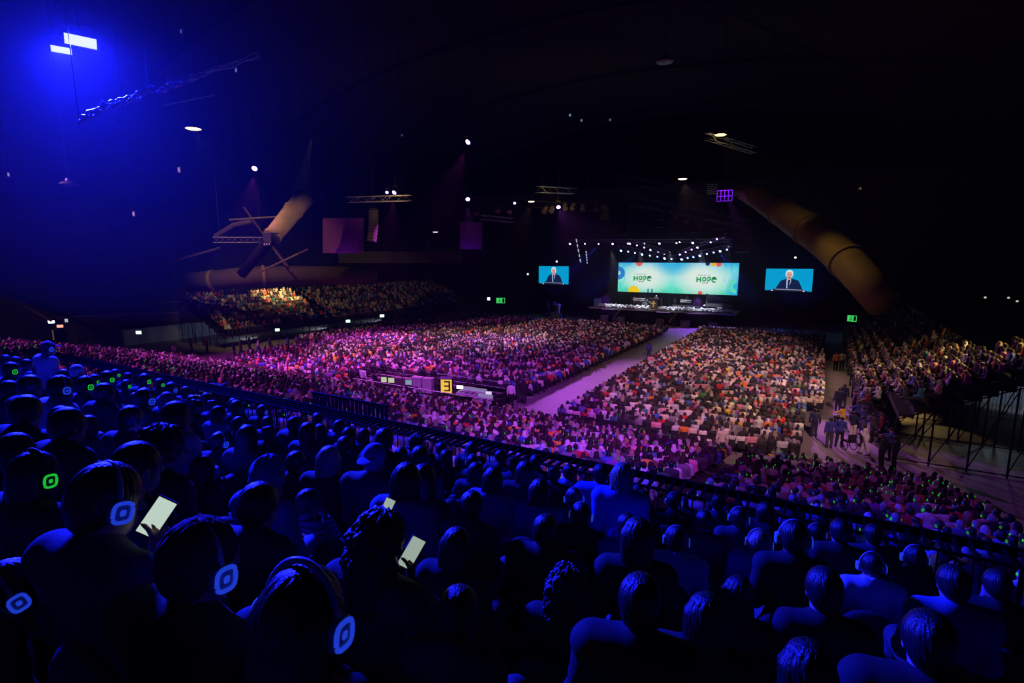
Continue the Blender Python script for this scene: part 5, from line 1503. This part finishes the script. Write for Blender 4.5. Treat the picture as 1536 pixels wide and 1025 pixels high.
# line arrays
def line_array(label, x, y0, y1, d, w, curve=.25):
    a, b = Vector(D(x, y0, d)), Vector(D(x, y1, d)); t = thing('line_array', label, 'loudspeaker', a, -.1, 'hanging line arrays')
    n = 10; H_ = (a - b).length
    MB().box((0, 0, .12), (w, .5, .12)).tube([(0, 0, .1), (0, 0, ceil_z(a.x) - a.z)], .02, 5).build('fly_frame', M_dark, t)
    for i in range(n):
        yy = -curve * (i / n) ** 2 * 2
        MB().box((0, yy, -H_ * (i + .5) / n), (w, .55, H_ / n * .92), rx=-.35 * i / n).build('cabinet', mat('speaker_brown', (.022, .014, .008), .8), t)
line_array('tall line array hanging below the yellow-lit truss on the left', 560, 315, 362, 62, 1.05)
line_array('tall line array hanging left of the V-shaped trusses', 938, 305, 352, 78, 1.6)
line_array('dark line array hanging between main and right screen', 1118, 322, 378, 80, 2.0, .1)
for q, (x, y, w_) in enumerate(((909, 318, 1.3), (989, 330, 1.2), (1042, 338, 1.3), (1080, 345, 1.2))):
    p = D(x, y, 76); t = thing('hanging_subwoofer', 'dark loudspeaker hanging from the long truss, %s from left' % nth(q), 'loudspeaker', p, 0, 'loudspeakers hanging from the long truss')
    for k in range(2): MB().box((0, 0, .55 - 1.1 * k), (w_, .8, 1.0)).build('cabinet', M_black, t)
    MB().tube([(0, 0, 1), (0, 0, ceil_z(p[0]) - p[2])], .02, 5).build('hoist_chain', M_dark, t)
# stack of bars and a violet-lit hoist cage right of the lamp
p = D(1068, 284, 66)
t = thing('dimmer_rack', 'rack of bright metal bars hanging beside the violet-lit cage', 'equipment rack', p)
for i in range(6): MB().cube((0, 0, .55 - .22 * i), (1.25, .06, .07)).build('bar', M_alu, t)
MB().tube([(-.6, .05, .7), (-.6, .05, -.7)], .03, 5).tube([(.6, .05, .7), (.6, .05, -.7)], .03, 5).tube([(0, 0, .6), (0, 0, ceil_z(p[0]) - p[2])], .02, 5).build('side_frame', M_dark, t)
p = D(1087, 292, 67)
t = thing('hoist_cage', 'violet-lit cage hanging below a thin rod on the right', 'cage', p)
M_vio = mat('violet_light_colour', (.55, .12, .75), .4)  # violet light on the cage put into its colour
for i in range(5): MB().tube([(-.9 + .45 * i, 0, -.8), (-.9 + .45 * i, 0, .5)], .05, 6).build('bar', M_vio, t)
for z in (-.8, -.2, .5): MB().tube([(-.9, 0, z), (.9, 0, z)], .05, 6).build('hoop', M_vio, t)
MB().tube([(0, 0, .5), (0, 0, ceil_z(p[0]) - p[2])], .04, 6).build('rod', M_dark, t)
spot('cage_light', (p[0] - .2, p[1] - 1.6, p[2] + 1.2), (p[0], p[1], p[2] - .3), VIO, 420, 80)
# vertical LED strips left of the main screen
for q, (xa, ya, xb, yb) in enumerate(((864, 357, 871, 394), (879, 376, 881, 396))):
    a, b = Vector(V_(xa, ya, 88)), Vector(V_(xb, yb, 88)); t = thing('led_batten', 'leaning white light strip left of the main screen, %s one' % ('left' if q == 0 else 'right'), 'light strip', b, 0, 'light strips left of the main screen')
    d_ = a - b
    MB().tube([(0, .06, 0), d_ + Vector((0, .06, 0))], .07, 6).build('housing', M_black, t)
    for i in range(5): MB().tube([d_ * (i / 5 + .02), d_ * (i / 5 + .15)], .085, 6).build('tube', glow('batten_white', (.75, .85, .9), .6), t)
    MB().tube([d_, d_ + Vector((0, 0, ceil_z(a.x) - a.z))], .015, 5).build('cable', M_dark, t)
# hanging cloths
M_cloth = mat('backdrop_cloth', (.16, .03, .24), .9)
for lab, x0, y0, x1, y1, d in (('large square cloth glowing purple, hanging on the left', 484, 327, 545, 380, 66), ('smaller square cloth glowing dark violet, hanging left of the side screen', 690, 333, 723, 374, 80)):
    a, b, c_, e = Vector(D(x0, y0, d)), Vector(D(x1, y0, d)), Vector(D(x1, y1, d)), Vector(D(x0, y1, d))
    t = thing('hanging_cloth', lab, 'banner', a, 0, 'square cloths under the roof'); o_ = lambda v: v - a
    nx_ = 16; vs = []
    for j in range(2):
        for i in range(nx_ + 1):
            s_ = i / nx_; q_ = (o_(a) * (1 - s_) + o_(b) * s_) if j == 0 else (o_(e) * (1 - s_) + o_(c_) * s_); vs.append(q_ + Vector((0, .04 * math.sin(i * 2.1), 0)))
    vb = [v + Vector((0, .03, 0)) for v in vs]; n = len(vs); fs = [(i, i + 1, nx_ + 2 + i, nx_ + 1 + i) for i in range(nx_)]
    MB().add(vs + vb, fs + [tuple(n + k for k in f[::-1]) for f in fs] + [(0, nx_ + 1, n + nx_ + 1, n), (nx_, n + nx_, n + 2 * nx_ + 1, 2 * nx_ + 1)]).build('cloth', M_cloth, t)
    MB().tube([o_(a), o_(b)], .05, 6).build('top_bar', M_dark, t)
    for q_ in (a, b): MB().tube([o_(q_), o_(q_) + Vector((0, 0, ceil_z(q_.x) - q_.z))], .012, 5).build('cable', M_dark, t)
    mid = (a + c_) / 2; toC = (Vector(_C) - mid).normalized()
    spot('cloth_uplight', mid + toC * 2.2 + Vector((-.6, 0, -4.0)), mid + Vector((0, 0, -2.0)), VIO if d > 70 else PUR, 120 if d < 70 else 200, 95, .9)
# roof tubes
def big_tube(name, label, pts, rs, m_, bands=()):
    t = thing(name, label, 'roof tube', pts[0]); a = Vector(pts[0]); P = [Vector(p) - a for p in pts]
    MB().tube(P, rs, 20).build('shell', m_, t, smooth=True)
    for i in bands:
        d_ = (P[min(i + 1, len(P) - 1)] - P[i - 1]).normalized(); r = rs[i] if isinstance(rs, list) else rs
        MB().tube([P[i] - d_ * .16, P[i] + d_ * .16], r * 1.10, 20).build('band', M_brown, t)
pts = [D(x, y, d) for x, y, d in ((1112, 284, 70), (1140, 298, 66), (1172, 318, 62), (1192, 331, 59.5), (1214, 345, 57), (1240, 364, 54), (1270, 392, 51), (1300, 424, 48), (1325, 455, 46))]
big_tube('roof_arch_tube', 'thick banded brown roof tube curving down at the right', pts, [1.15, 1.35, 1.5, 1.6, 1.65, 1.65, 1.6, 1.5, 1.4, 1.3, 1.25], M_brown, (2, 4, 6))
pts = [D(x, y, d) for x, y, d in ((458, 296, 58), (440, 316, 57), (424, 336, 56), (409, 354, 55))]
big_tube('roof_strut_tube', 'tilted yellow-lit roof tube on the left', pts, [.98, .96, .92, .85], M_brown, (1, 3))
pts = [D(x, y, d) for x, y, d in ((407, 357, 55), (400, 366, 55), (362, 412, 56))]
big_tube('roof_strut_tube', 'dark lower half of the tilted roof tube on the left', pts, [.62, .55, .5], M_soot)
pts = [D(x, y, d) for x, y, d in ((286, 424, 62), (320, 421, 62), (352, 417, 62), (395, 414, 63), (470, 413, 66), (560, 414, 72))]
big_tube('air_duct', 'long horizontal brown air duct above the left stand', pts, 1.15, mat('duct_paint', (.06, .04, .022), .8), (1, 3))
for x, y, d in ((320, 421, 62), (395, 414, 63), (470, 413, 66)):
    q = Vector(D(x, y, d)); MB().tube([(0, 0, 0), (0, 0, ceil_z(q.x) - q.z)], .03, 5).build('hanger', M_soot, bpy.data.objects['air_duct'], q - Vector(D(286, 424, 62)))
spot('tube_light', D(470, 330, 52), D(428, 330, 56.5), AMB, 560, 70, .7)
spot('tube_light', D(1180, 268, 52), D(1190, 325, 58), AMB, 160, 50, .9)
spot('duct_light', D(330, 380, 56), D(330, 420, 62), (1, .5, .25), 90, 90, .8)
t = thing('tube_joint', 'dark steel joint where the tilted roof tubes meet', 'joint', D(407, 357, 54.6)); MB().box((0, 0, 0), (1.3, 1.0, 1.0)).build('plate', M_dark, t)
for k in (-1, 0, 1): MB().lathe([(.12, 0), (.12, .2)], (.4 * k, -.5, -.75), 8).build('bolt', M_steel, t)
def rod(label, pts, r, m_=None, name='roof_brace'):
    a = Vector(pts[0]); t = MB().tube([Vector(p) - a for p in pts], r, 8).build(name, m_ or M_brace, None, a); tag(t, label, 'roof brace')
M_rust = mat('rust_paint', (.07, .035, .02), .8); M_brace = mat('brace_paint', (.10, .07, .035), .8)
rod('thin horizontal roof brace left of the tilted tube', [D(344, 330, 58), D(420, 325, 58)], .10)
rod('thin roof brace running down right behind the tilted tube', [D(366, 311, 62), D(428, 398, 62)], .12, M_rust)
rod('thin roof brace rising right from the duct', [D(390, 408, 60), D(462, 374, 60)], .11)
rod('thin roof brace dropping right onto the duct', [D(412, 374, 61), D(438, 408, 61)], .11, M_rust)
rod('curved faint roof brace left of the tilted tube', [D(323, 355, 60), D(350, 338, 60), D(378, 332, 60)], .28, M_rust)
rod('faint roof brace falling right on the far left', [D(160, 340, 60), D(262, 414, 60)], .16, M_rust)
rod('faint roof brace rising right on the far left', [D(165, 428, 60), D(250, 395, 60), D(330, 372, 60)], .14, M_rust)
rod('faint roof brace at far left edge', [D(0, 438, 62), D(78, 482, 62)], .16, M_rust)
rod('thin cable sweeping down to the right across the dark roof', [D(990, 172, 30), D(1120, 210, 31), D(1300, 270, 32), D(1500, 345, 33)], .02, M_soot, 'roof_cable')
rod('thin cable at upper right falling to the right edge', [D(1290, 150, 26), D(1400, 215, 26), D(1536, 305, 26)], .02, M_soot, 'roof_cable')
rod('faint roof cable starting at top right', [D(1060, 0, 24), D(1180, 60, 24), D(1300, 110, 24)], .03, M_soot, 'roof_cable')
rod('thin pipe below the cable bundle', [D(243, 158, 15), D(322, 142, 17)], .022, M_steel, 'roof_pipe')
# crumpled cable bundle wrapped in film, catching the blue flood
R5 = random.Random(8); cp = [(118, 178, 14.4), (150, 160, 14.6), (178, 150, 14.9), (200, 142, 15.2), (222, 131, 15.6), (250, 125, 16.1), (275, 117, 16.7), (302, 107, 17.5), (330, 98, 18.5), (400, 76, 21)]
t = thing('cable_bundle', 'crumpled film-wrapped cable bundle lit blue in the upper left', 'cable bundle', D(*cp[0])); a = Vector(D(*cp[0]))
for s_ in range(4):
    pts = []
    for i in range(len(cp) - 1):
        for f_ in np.linspace(0, 1, 6, endpoint=False): pts.append(Vector(D(*[cp[i][k] * (1 - f_) + cp[i + 1][k] * f_ for k in range(3)])) - a + Vector((R5.gauss(0, .025), R5.gauss(0, .025), R5.gauss(0, .03) - .05 * s_)))
    MB().tube(pts, [R5.uniform(.015, .055) for _ in pts], 8).build('cable', mat('film_wrap', (.35, .35, .38), .3), t, smooth=False)
for q in (.1, .5, .9): i = int(q * (len(cp) - 1)); b = Vector(D(*cp[i])) - a; MB().tube([b, b + Vector((0, 0, ceil_z((a + b).x) - (a + b).z))], .012, 5).build('hanger', M_dark, t)
# small dark fittings, their glints put in as glowing panes
for q, (x, y, d, c_, s_) in enumerate(((355, 106, 20, (.3, .4, 1), .30), (14, 262, 30, (.8, .8, 1), .25), (201, 321, 40, (.6, .45, .8), .3), (269, 255, 44, (.5, .25, .7), .2), (273, 48, 18, (.3, .35, .9), .15), (855, 173, 40, (.25, .55, .6), .5), (872, 181, 40, (.3, .5, .5), .35), (915, 180, 44, (.25, .4, .45), .25), (1290, 283, 46, (.3, .25, .15), .3), (603, 203, 40, (.3, .2, .5), .15))):
    p = D(x, y, d); w_ = d * .005
    t = thing('glint_fitting', ['small fitting glinting blue right of the cable bundle', 'small white fitting at far left edge', 'small pale fitting left of the tilted tube', 'small violet fitting near the left moving light', 'tiny blue fitting at upper left', 'greenish reflection put in as a glowing pane high in the centre', 'smaller glass pane right of the greenish pane', 'faint pane right of the glass panes', 'dim fitting high on the right', 'faint violet fitting left of the high centre moving light'][q], 'fitting', p, YAW)
    MB().box((0, 0, 0), (w_ * (1 if q < 5 else 1.6), .1, w_ * (2 if q < 5 else 1.2))).build('box', M_dark, t); MB().cube((0, -.056, 0), (w_ * .7, .01, w_ * 1.3 if q < 5 else w_ * .8)).build('pane', glow('pane%d' % q, c_, s_), t)
    MB().tube([(0, 0, w_), (0, 0, ceil_z(p[0]) - p[2])], .01, 5).build('wire', M_soot, t)
# balcony behind the line array
a, b = Vector(D(508, 372, 92)), Vector(D(690, 366, 92))
t = thing('balcony', 'dark balcony with faint railing far behind the left line array', 'balcony', a, math.atan2((b - a).y, (b - a).x)); L = (Vector((b.x, b.y, 0)) - Vector((a.x, a.y, 0))).length
MB().box((L / 2, .8, -1.6), (L, 2.4, 2.0)).build('deck', mat('balcony_grey', (.10, .09, .09), .8), t)
for z in (-.1, .35): MB().tube([(0, 0, z), (L, 0, z + .12)], .04, 6).build('rail', M_steel, t)
for i in range(12): MB().tube([(L * i / 11, 0, -.6), (L * i / 11, 0, .4)], .03, 5).build('post', M_dark, t)
for i in (1, 6, 10): MB().tube([(L * i / 11, 1.6, -.8), (L * i / 11, 1.6, ceil_z((a + (b - a) * i / 11).x) - a.z)], .05, 6).build('hanger_rod', M_dark, t)
p = D(638, 372, 92.4); stand_person((p[0], p[1] + .5, p[2] - .65), -.5, 'chest', 'grey', 'black', 's', 'black', 'lone person standing on the far balcony under the small lamp', 1)

# ---------------------------------------------------------------- signs, wall lamps and the left concourse
def sign(label, loc, w, h, em, s_, rz, kind='exit'):
    t = thing('exit_sign', label, 'sign', loc, rz, 'lit signs around the hall'); MB().box((0, .05, 0), (w * 1.1, .09, h * 1.14)).build('housing', M_dark, t); MB().cube((0, -.004, 0), (w, .012, h)).build('lit_face', glow('sign_%s%g' % (kind, s_), em, s_), t)
    return t
def pictogram(t, w, h):
    m_ = glow('sign_mark', (.7, 1, .75), 1.0); Dk_ = mat('sign_dark', (.0, .05, .01), .6)
    MB().lathe([(h * .09, 0), (h * .09, .01)], (-w * .1, -.012, h * .28), 10, (0, 1, 0)).tube([(-w * .1, -.014, h * .15), (-w * .16, -.014, -h * .12)], h * .05, 5).tube([(-w * .16, -.014, -h * .12), (-w * .02, -.014, -h * .22), (-w * .06, -.014, -h * .42)], h * .045, 5).tube([(-w * .16, -.014, -h * .12), (-w * .30, -.014, -h * .36)], h * .045, 5).tube([(-w * .1, -.014, h * .12), (w * .05, -.014, 0)], h * .04, 5).build('running_figure', Dk_, t)
    MB().prism([(w * .18, -h * .4), (w * .42, -h * .4), (w * .42, h * .4), (w * .18, h * .4)], -.016, -.010).build('door_mark', Dk_, t)
def wall_sign(label, x, y, d, wpx, hpx, em, s_, rz, big=False):
    p = D(x, y, d); w, h = wpx * d / FPX, hpx * d / FPX; t = sign(label, p, w, h, em, s_, rz)
    if big: pictogram(t, w, h)
    MB().tube([(0, .08, -h * .5), (0, .08, max(-h - 3, -p[2]))], .03, 6).build('post', M_dark, t)
GRN = (.25, .9, .45)
wall_sign('pale green exit sign on a post at far left, above the lower tier', 208, 499, 62, 8, 4.5, (.5, 1, .7), 2.2, YAW)
wall_sign('pale green exit sign under the left stand, left one', 416, 495, 66, 6, 4, (.5, 1, .6), 2.2, .9)
wall_sign('pale green exit sign under the left stand, middle one', 522, 482, 76, 6, 4, (.55, 1, .6), 2.2, .9)
wall_sign('white exit sign under the left stand, far one', 573, 474, 84, 6, 4, (1, .95, .8), 2.2, .9)
wall_sign('large green running-figure exit sign left of the stage', 751, 451, 100, 13, 8, (.06, .75, .14), .8, .5, True)
wall_sign('large green running-figure exit sign right of the stage', 1278, 478, 78, 12, 9, (.06, .75, .14), .8, -.2, True)
wall_sign('small white wall lamp left of the green exit sign', 733, 448.5, 100, 4, 4, (1, 1, 1), 2.5, .4)
wall_sign('white lamp over the left concourse door', 77, 483, 62, 8, 4, (.85, .95, 1), 4, YAW + .3)
wall_sign('reddish sign below the white concourse lamp', 90, 489.5, 62, 8, 4, (1, .42, .3), 1.2, YAW + .3)
wall_sign('small round white clock right of the concourse lamp', 99.5, 481, 62, 4, 5, (.7, .75, .8), .6, YAW + .3)
for q, (x, y, d, lab) in enumerate(((791.5, 411.5, 100, 'tiny white status lamp left of the left side screen'), (835, 392.5, 96, 'tiny white status lamp above the left side screen'), (1193, 386.5, 88, 'tiny white status lamp above the right side screen'), (1291, 425.5, 90, 'tiny white status lamp right of the right side screen'), (1478, 446.5, 60, 'tiny white lamp at far right, left of two'), (1526, 452, 58, 'tiny white lamp at far right edge'), (1513, 447, 60, 'tiny warm lamp between the far right lamps'))):
    p = D(x, y, d); t = thing('status_lamp', lab, 'lamp', p, 0, 'tiny lamps on the dark walls'); r = 1.6 * d / FPX
    MB().box((0, .1, 0), (r * 2.4, .1, r * 1.8)).build('housing', M_dark, t); MB().lathe([(r, 0), (r * .7, .05)], (0, .04, 0), 12, (0, -1, 0)).build('lamp_glass', glow('status%d' % (q > 3), (1, .95, .85), 1.2 if q < 4 else .5), t)
    MB().tube([(0, .1, -r), (0, .1, -p[2])], .02, 5).build('post', M_dark, t)
# panelled wall and door of the left concourse
a, b = D(-60, 500, 64), D(270, 482, 74)
t = thing('concourse_wall', 'brown panelled wall with a pale ledge on the far left', 'partition wall', (a[0], a[1], 0), math.atan2(b[1] - a[1], b[0] - a[0])); L = math.hypot(b[0] - a[0], b[1] - a[1])
n = 12
for i in range(n): MB().box((L * (i + .5) / n, 0, 1.6), (L / n - .12, .12, 3.1)).build('panel', M_panel, t)
MB().box((L / 2, -.05, 3.35), (L, .5, .28)).build('ledge', mat('ledge_paint', (.20, .16, .13), .7), t); MB().cube((L / 2, .1, 1.7), (L, .06, 3.4)).build('backing', M_wall, t)
spot('concourse_light', D(30, 470, 58), D(25, 505, 62), (1, .62, .35), 120, 110, .8)
rod('upper pale beam above the concourse wall', [D(-20, 478, 66), D(60, 470, 68), D(270, 452, 76)], .10, mat('ledge_paint', (.2, .16, .13), .7), 'wall_rail')
p = D(81, 512, 61); t = thing('concourse_door', 'narrow warm-lit door edge under the reddish sign', 'door', (p[0], p[1], 0), YAW + .3); MB().box((0, 0, 1.35), (.10, .10, 2.7)).build('door_edge', mat('door_edge_glow', (.55, .30, .12), .6, emit=(1, .5, .15), strength=.10), t); MB().box((.65, .05, 1.35), (1.2, .06, 2.7)).build('door_leaf', M_black, t)  # weak emission puts the warm light on the door edge
# grey light under the left stand and right stand (side rooms seen between the scaffold posts)
struct('wall_under_left_stand', MB().cube((-74.5, 60, 1.0), (.2, 56, 2.0)), mat('pale_blue_wall', (.40, .46, .55), .7))
for y in (44, 56, 68): spot('side_hall_light', (-66, y, 1.45), (-70, y - 2, .1), (.75, .85, 1), 120, 150, .5)
# fence and side hall on the right
for q, x0 in enumerate((10.2, 12.3, 14.4)):
    t = thing('crowd_barrier', 'dark barred crowd barrier at far right under the seats, %s from the left' % nth(q), 'barrier', (x0, 46.5 + .5 * q, 0), 0, 'barriers at the far right')
    MB().tube([(0, 0, .15), (0, 0, 2.2), (2, 0, 2.2), (2, 0, .15), (0, 0, .15)], .03, 6).build('frame', M_dark, t)
    for i in range(9): MB().tube([(.2 * (i + 1), 0, .15), (.2 * (i + 1), 0, 2.2)], .014, 5).build('bar', M_dark, t)
    for k in (0, 2): MB().box((k, 0, .04), (.06, .6, .06)).build('foot', M_dark, t)
struct('wall_side_hall', MB().cube((17, 52, 1.6), (12, .2, 3.2)), mat('pale_blue_wall', (.40, .46, .55), .7))
spot('side_hall_light', (13, 48.5, 3.0), (13.5, 52, 1.2), (.75, .85, 1), 90, 120, .6)
spot('side_hall_light', (9.5, 41, 2.2), (8.6, 34, 0), (.6, .75, 1), 34, 110, .8)
spot('side_hall_light', (7.0, 44.5, 2.3), (7.2, 41, 0), (1, .7, .25), 60, 60, .5)
p = at_z(1352, 640, 0)
for q, (px, py) in enumerate(((1297, 585), (1274, 545), (1330, 640))):
    t = thing('rope_post', 'thin pale upright pole along the right stand front, %s from the stage end' % ['second', 'first', 'third'][q], 'pole', (2.45, (70, 55, 41)[q] if q != 1 else 74, 0), 0, 'pale poles along the right stand'); MB().tube([(0, 0, 0), (0, 0, 3.2)], .035, 6).build('pole', M_steel, t); MB().lathe([(.18, 0), (.16, .04), (.03, .06)], (0, 0, 0), 12).build('base', M_dark, t)

# ---------------------------------------------------------------- mixing desk area on the floor
x0, x1, y0, y1 = -33.8, -20.2, 30.6, 35.0
t = thing('mixing_platform', 'low black platform carrying the mixing desks on the hall floor', 'platform', (-27, 32.8, 0)); MB().box((0, 0, .1), (x1 - x0, y1 - y0, .2)).build('deck', M_black, t)
MB().box((x1 + 27 + .55, -1.7, .25), (1.0, 2.0, .1), rx=.0).build('ramp', M_dark, t)
FG = 'barriers round the mixing platform'
def bar(label, xa, ya, xb, yb, solid=False):
    t = thing('platform_barrier', label, 'barrier', (xa, ya, .0), math.atan2(yb - ya, xb - xa), FG); L = math.hypot(xb - xa, yb - ya)
    for z in (1.1, .65): MB().tube([(0, 0, z), (L, 0, z)], .025, 6).build('rail', M_steel, t)
    for i in range(int(L) // 2 + 2): MB().tube([(L * i / (int(L) // 2 + 1), 0, 0), (L * i / (int(L) // 2 + 1), 0, 1.1)], .025, 6).build('post', M_dark, t)
    if solid: MB().box((L / 2, .04, .55), (L, .04, .9)).build('cloth_skirt', M_black, t)
bar('rail barrier along the rear of the mixing platform, left part', x0, y0 - .3, -27.2, y0 - .3); bar('rail barrier along the rear of the mixing platform, right part', -27, y0 - .3, x1 + .3, y0 - .3)
bar('black-skirted barrier at the right end of the mixing platform', x1 + .4, y0 - .4, x1 + .4, y1, True); bar('rail barrier in front of the mixing platform', x0, y1 + .2, x1, y1 + .2)
def desk(label, px, py, w, z=.2):
    p = at_z(px, py, 1.0); t = thing('mixing_table', label, 'table', (p[0], p[1], z), .05, 'tables of the mixing platform')
    MB().box((0, 0, .72), (w, .9, .05)).build('table_top', M_dark, t)
    for a in (-1, 1):
        for b_ in (-1, 1): MB().tube([(a * (w / 2 - .08), b_ * .38, 0), (a * (w / 2 - .08), b_ * .38, .70)], .025, 6).build('leg', M_dark, t)
    return p
desk('long table with two monitors on the mixing platform', 590, 577, 4.2); desk('table with the mixing console at right end of platform', 712, 594, 4.0); desk('small table between the grey cases and the console', 664, 596, 1.4)
def monitor(label, px, py, w, h, em, s_):
    p = at_z(px, py, 1.35); t = thing('monitor', label, 'monitor', (p[0], p[1], .95), .35, 'screens of the mixing platform')
    MB().box((0, 0, 0), (.3, .2, .02)).tube([(0, .02, 0), (0, .02, .25)], .025, 6).build('stand', M_dark, t); MB().box((0, 0, .22 + h / 2), (w + .06, .05, h + .06)).build('bezel', M_black, t); MB().cube((0, -.028, .22 + h / 2), (w, .006, h)).build('screen', glow('monitor_%s' % px, em, s_), t)
monitor('left of the twin pale green monitors', 576, 570, .46, .40, (.62, .72, .42), .75); monitor('right of the twin pale green monitors', 587, 571, .50, .40, (.62, .72, .42), .75)
monitor('small bluish monitor left of the grey cases', 613, 574, .52, .40, (.30, .42, .50), .7); monitor('bright white screen beside the yellow panel', 690, 580, .52, .26, (.9, .95, 1), 1.6); monitor('pale screen at the right end of the console', 733, 591, .44, .36, (.75, .68, .85), .9)
for q, (px, py) in enumerate(((627, 588), (643, 590))):
    p = at_z(px, py, .2); t = thing('flight_case', 'tall grey rounded flight case on the mixing platform, %s one' % ('left', 'right')[q], 'flight case', (p[0], p[1], .2), .25, 'grey flight cases on the mixing platform')
    MB().box((0, 0, .62), (.80, .6, 1.12)).build('body', M_grey, t); MB().box((0, 0, 1.20), (.84, .64, .08)).build('lid', M_grey, t)
    for a in (-1, 1): MB().box((a * .41, -.1, .6), (.03, .35, .08)).build('handle', M_steel, t); MB().tube([(a * .34, -.2, .05), (a * .34, -.14, .05)], .05, 8).build('caster', M_black, t)
    stand_person((p[0] - .05, p[1] + .75, .2), -.1, 'chest', 'black', 'black', 's', 'black', 'operator in black standing behind the %s grey flight case' % ('left', 'right')[q], 2 - q, 'jacket', 1.12, 'operators on the mixing platform')
p = at_z(668, 596, .2); t = thing('illuminated_sign', 'yellow lit panel with a black sign on the mixing platform', 'panel', (p[0], p[1] + .2, .2), .45)
MB().box((0, .1, .75), (.95, .5, 1.45)).build('case', M_black, t); MB().cube((0, -.16, .86), (.86, .02, 1.05)).build('lit_face', glow('panel_yellow', (.95, .62, .06), .85), t)
for z in (1.22, .88, .52): MB().box((.06, -.18, z), (.46, .02, .11)).build('mark_bar', M_black, t)
MB().box((.24, -.18, .87), (.12, .02, .8)).build('mark_stem', M_black, t); MB().box((0, -.1, 1.52), (.97, .7, .06)).build('top', mat('violet_lid', (.3, .18, .4), .6), t)
def console(label, px, py, w):
    p = at_z(px, py, 1.05); t = thing('mixing_console', label, 'mixing console', (p[0], p[1], .98), .05); MB().box((0, 0, .06), (w, .8, .12), rx=.12).build('body', mat('console_grey', (.5, .48, .52), .4), t)
    for i in range(int(w / .16)): MB().cube((-w / 2 + .12 + .16 * i, -.1, .135), (.05, .5, .02)).build('fader_strip', M_black if i % 3 else M_white, t)
    MB().box((0, .38, .25), (w * .9, .06, .3)).build('display', glow('console_display', (.5, .45, .75), .35), t)
console('wide pale mixing console at right end of the platform', 708, 590, 2.3); console('smaller console with violet keys below the wide one', 724, 600, 1.3)
for q, (px, py, ps, tp, lab) in enumerate(((546, 583, 'side', 'white', 'operator in white shirt at left end of mixing platform'), (528, 583, 'side', 'black', 'operator in black at left end of mixing platform'), (706, 601, 'sitlap', 'brown', 'operator in brown top seated at the wide console'), (659, 594, 'side', 'charcoal', 'operator in dark top left of the yellow panel'), (563, 581, 'sitlap', 'charcoal', 'operator in dark top seated at the twin monitors'))):
    p = at_z(px, py, .2); stand_person((p[0], p[1], .2), .1, ps, tp, 'black', 's', 'brown' if q % 2 else 'black', lab, q % 4, 'shirt', 1.0, 'operators on the mixing platform')
    if ps == 'sitlap': b = thing('stool', 'black stool under the %s' % lab.replace('operator', 'operator')[:40].rsplit(' ', 1)[0], 'stool', (p[0], p[1], .2)); MB().lathe([(.2, .38), (.2, .42)], (0, 0, 0), 14).build('seat', M_black, b); MB().tube([(0, 0, 0), (0, 0, .38)], .03, 6).build('post', M_dark, b)

# phones held in the upper tier
print('PEOPLE', len(persons_near), len(chosen), n_crowd)
for o_, n_ in persons_near:
    if n_[8] == 'phone':
        d_ = NEAR['phone']['pose']; w_ = Matrix.Rotation(o_.rotation_euler[2], 4, 'Z') @ (Vector(d_.wri[1] + unit(d_.hd[1]) * .13 + unit(d_.hn[1]) * -.02) * o_.scale[0]) + o_.location
        phone('bright phone held up at the cheek of the capped person lower left', w_ + Vector((.02, .0, .02)), .75, -.2, .8 if n_[3] == 's' else .5, .60)['label'] = 'bright tilted phone held up beside the blue-lit headset, lower left' if n_[3] == 's' else 'lit phone held beside the curly long-haired person'
for px, py, v, lab, rl in ((580, 764, 2.55, 'small lit phone held low, left of the long-haired person', .35),):
    p = D(px, py, 1); p = at_y(px, py, v); phone(lab, p, .35, -.55, .5, rl)
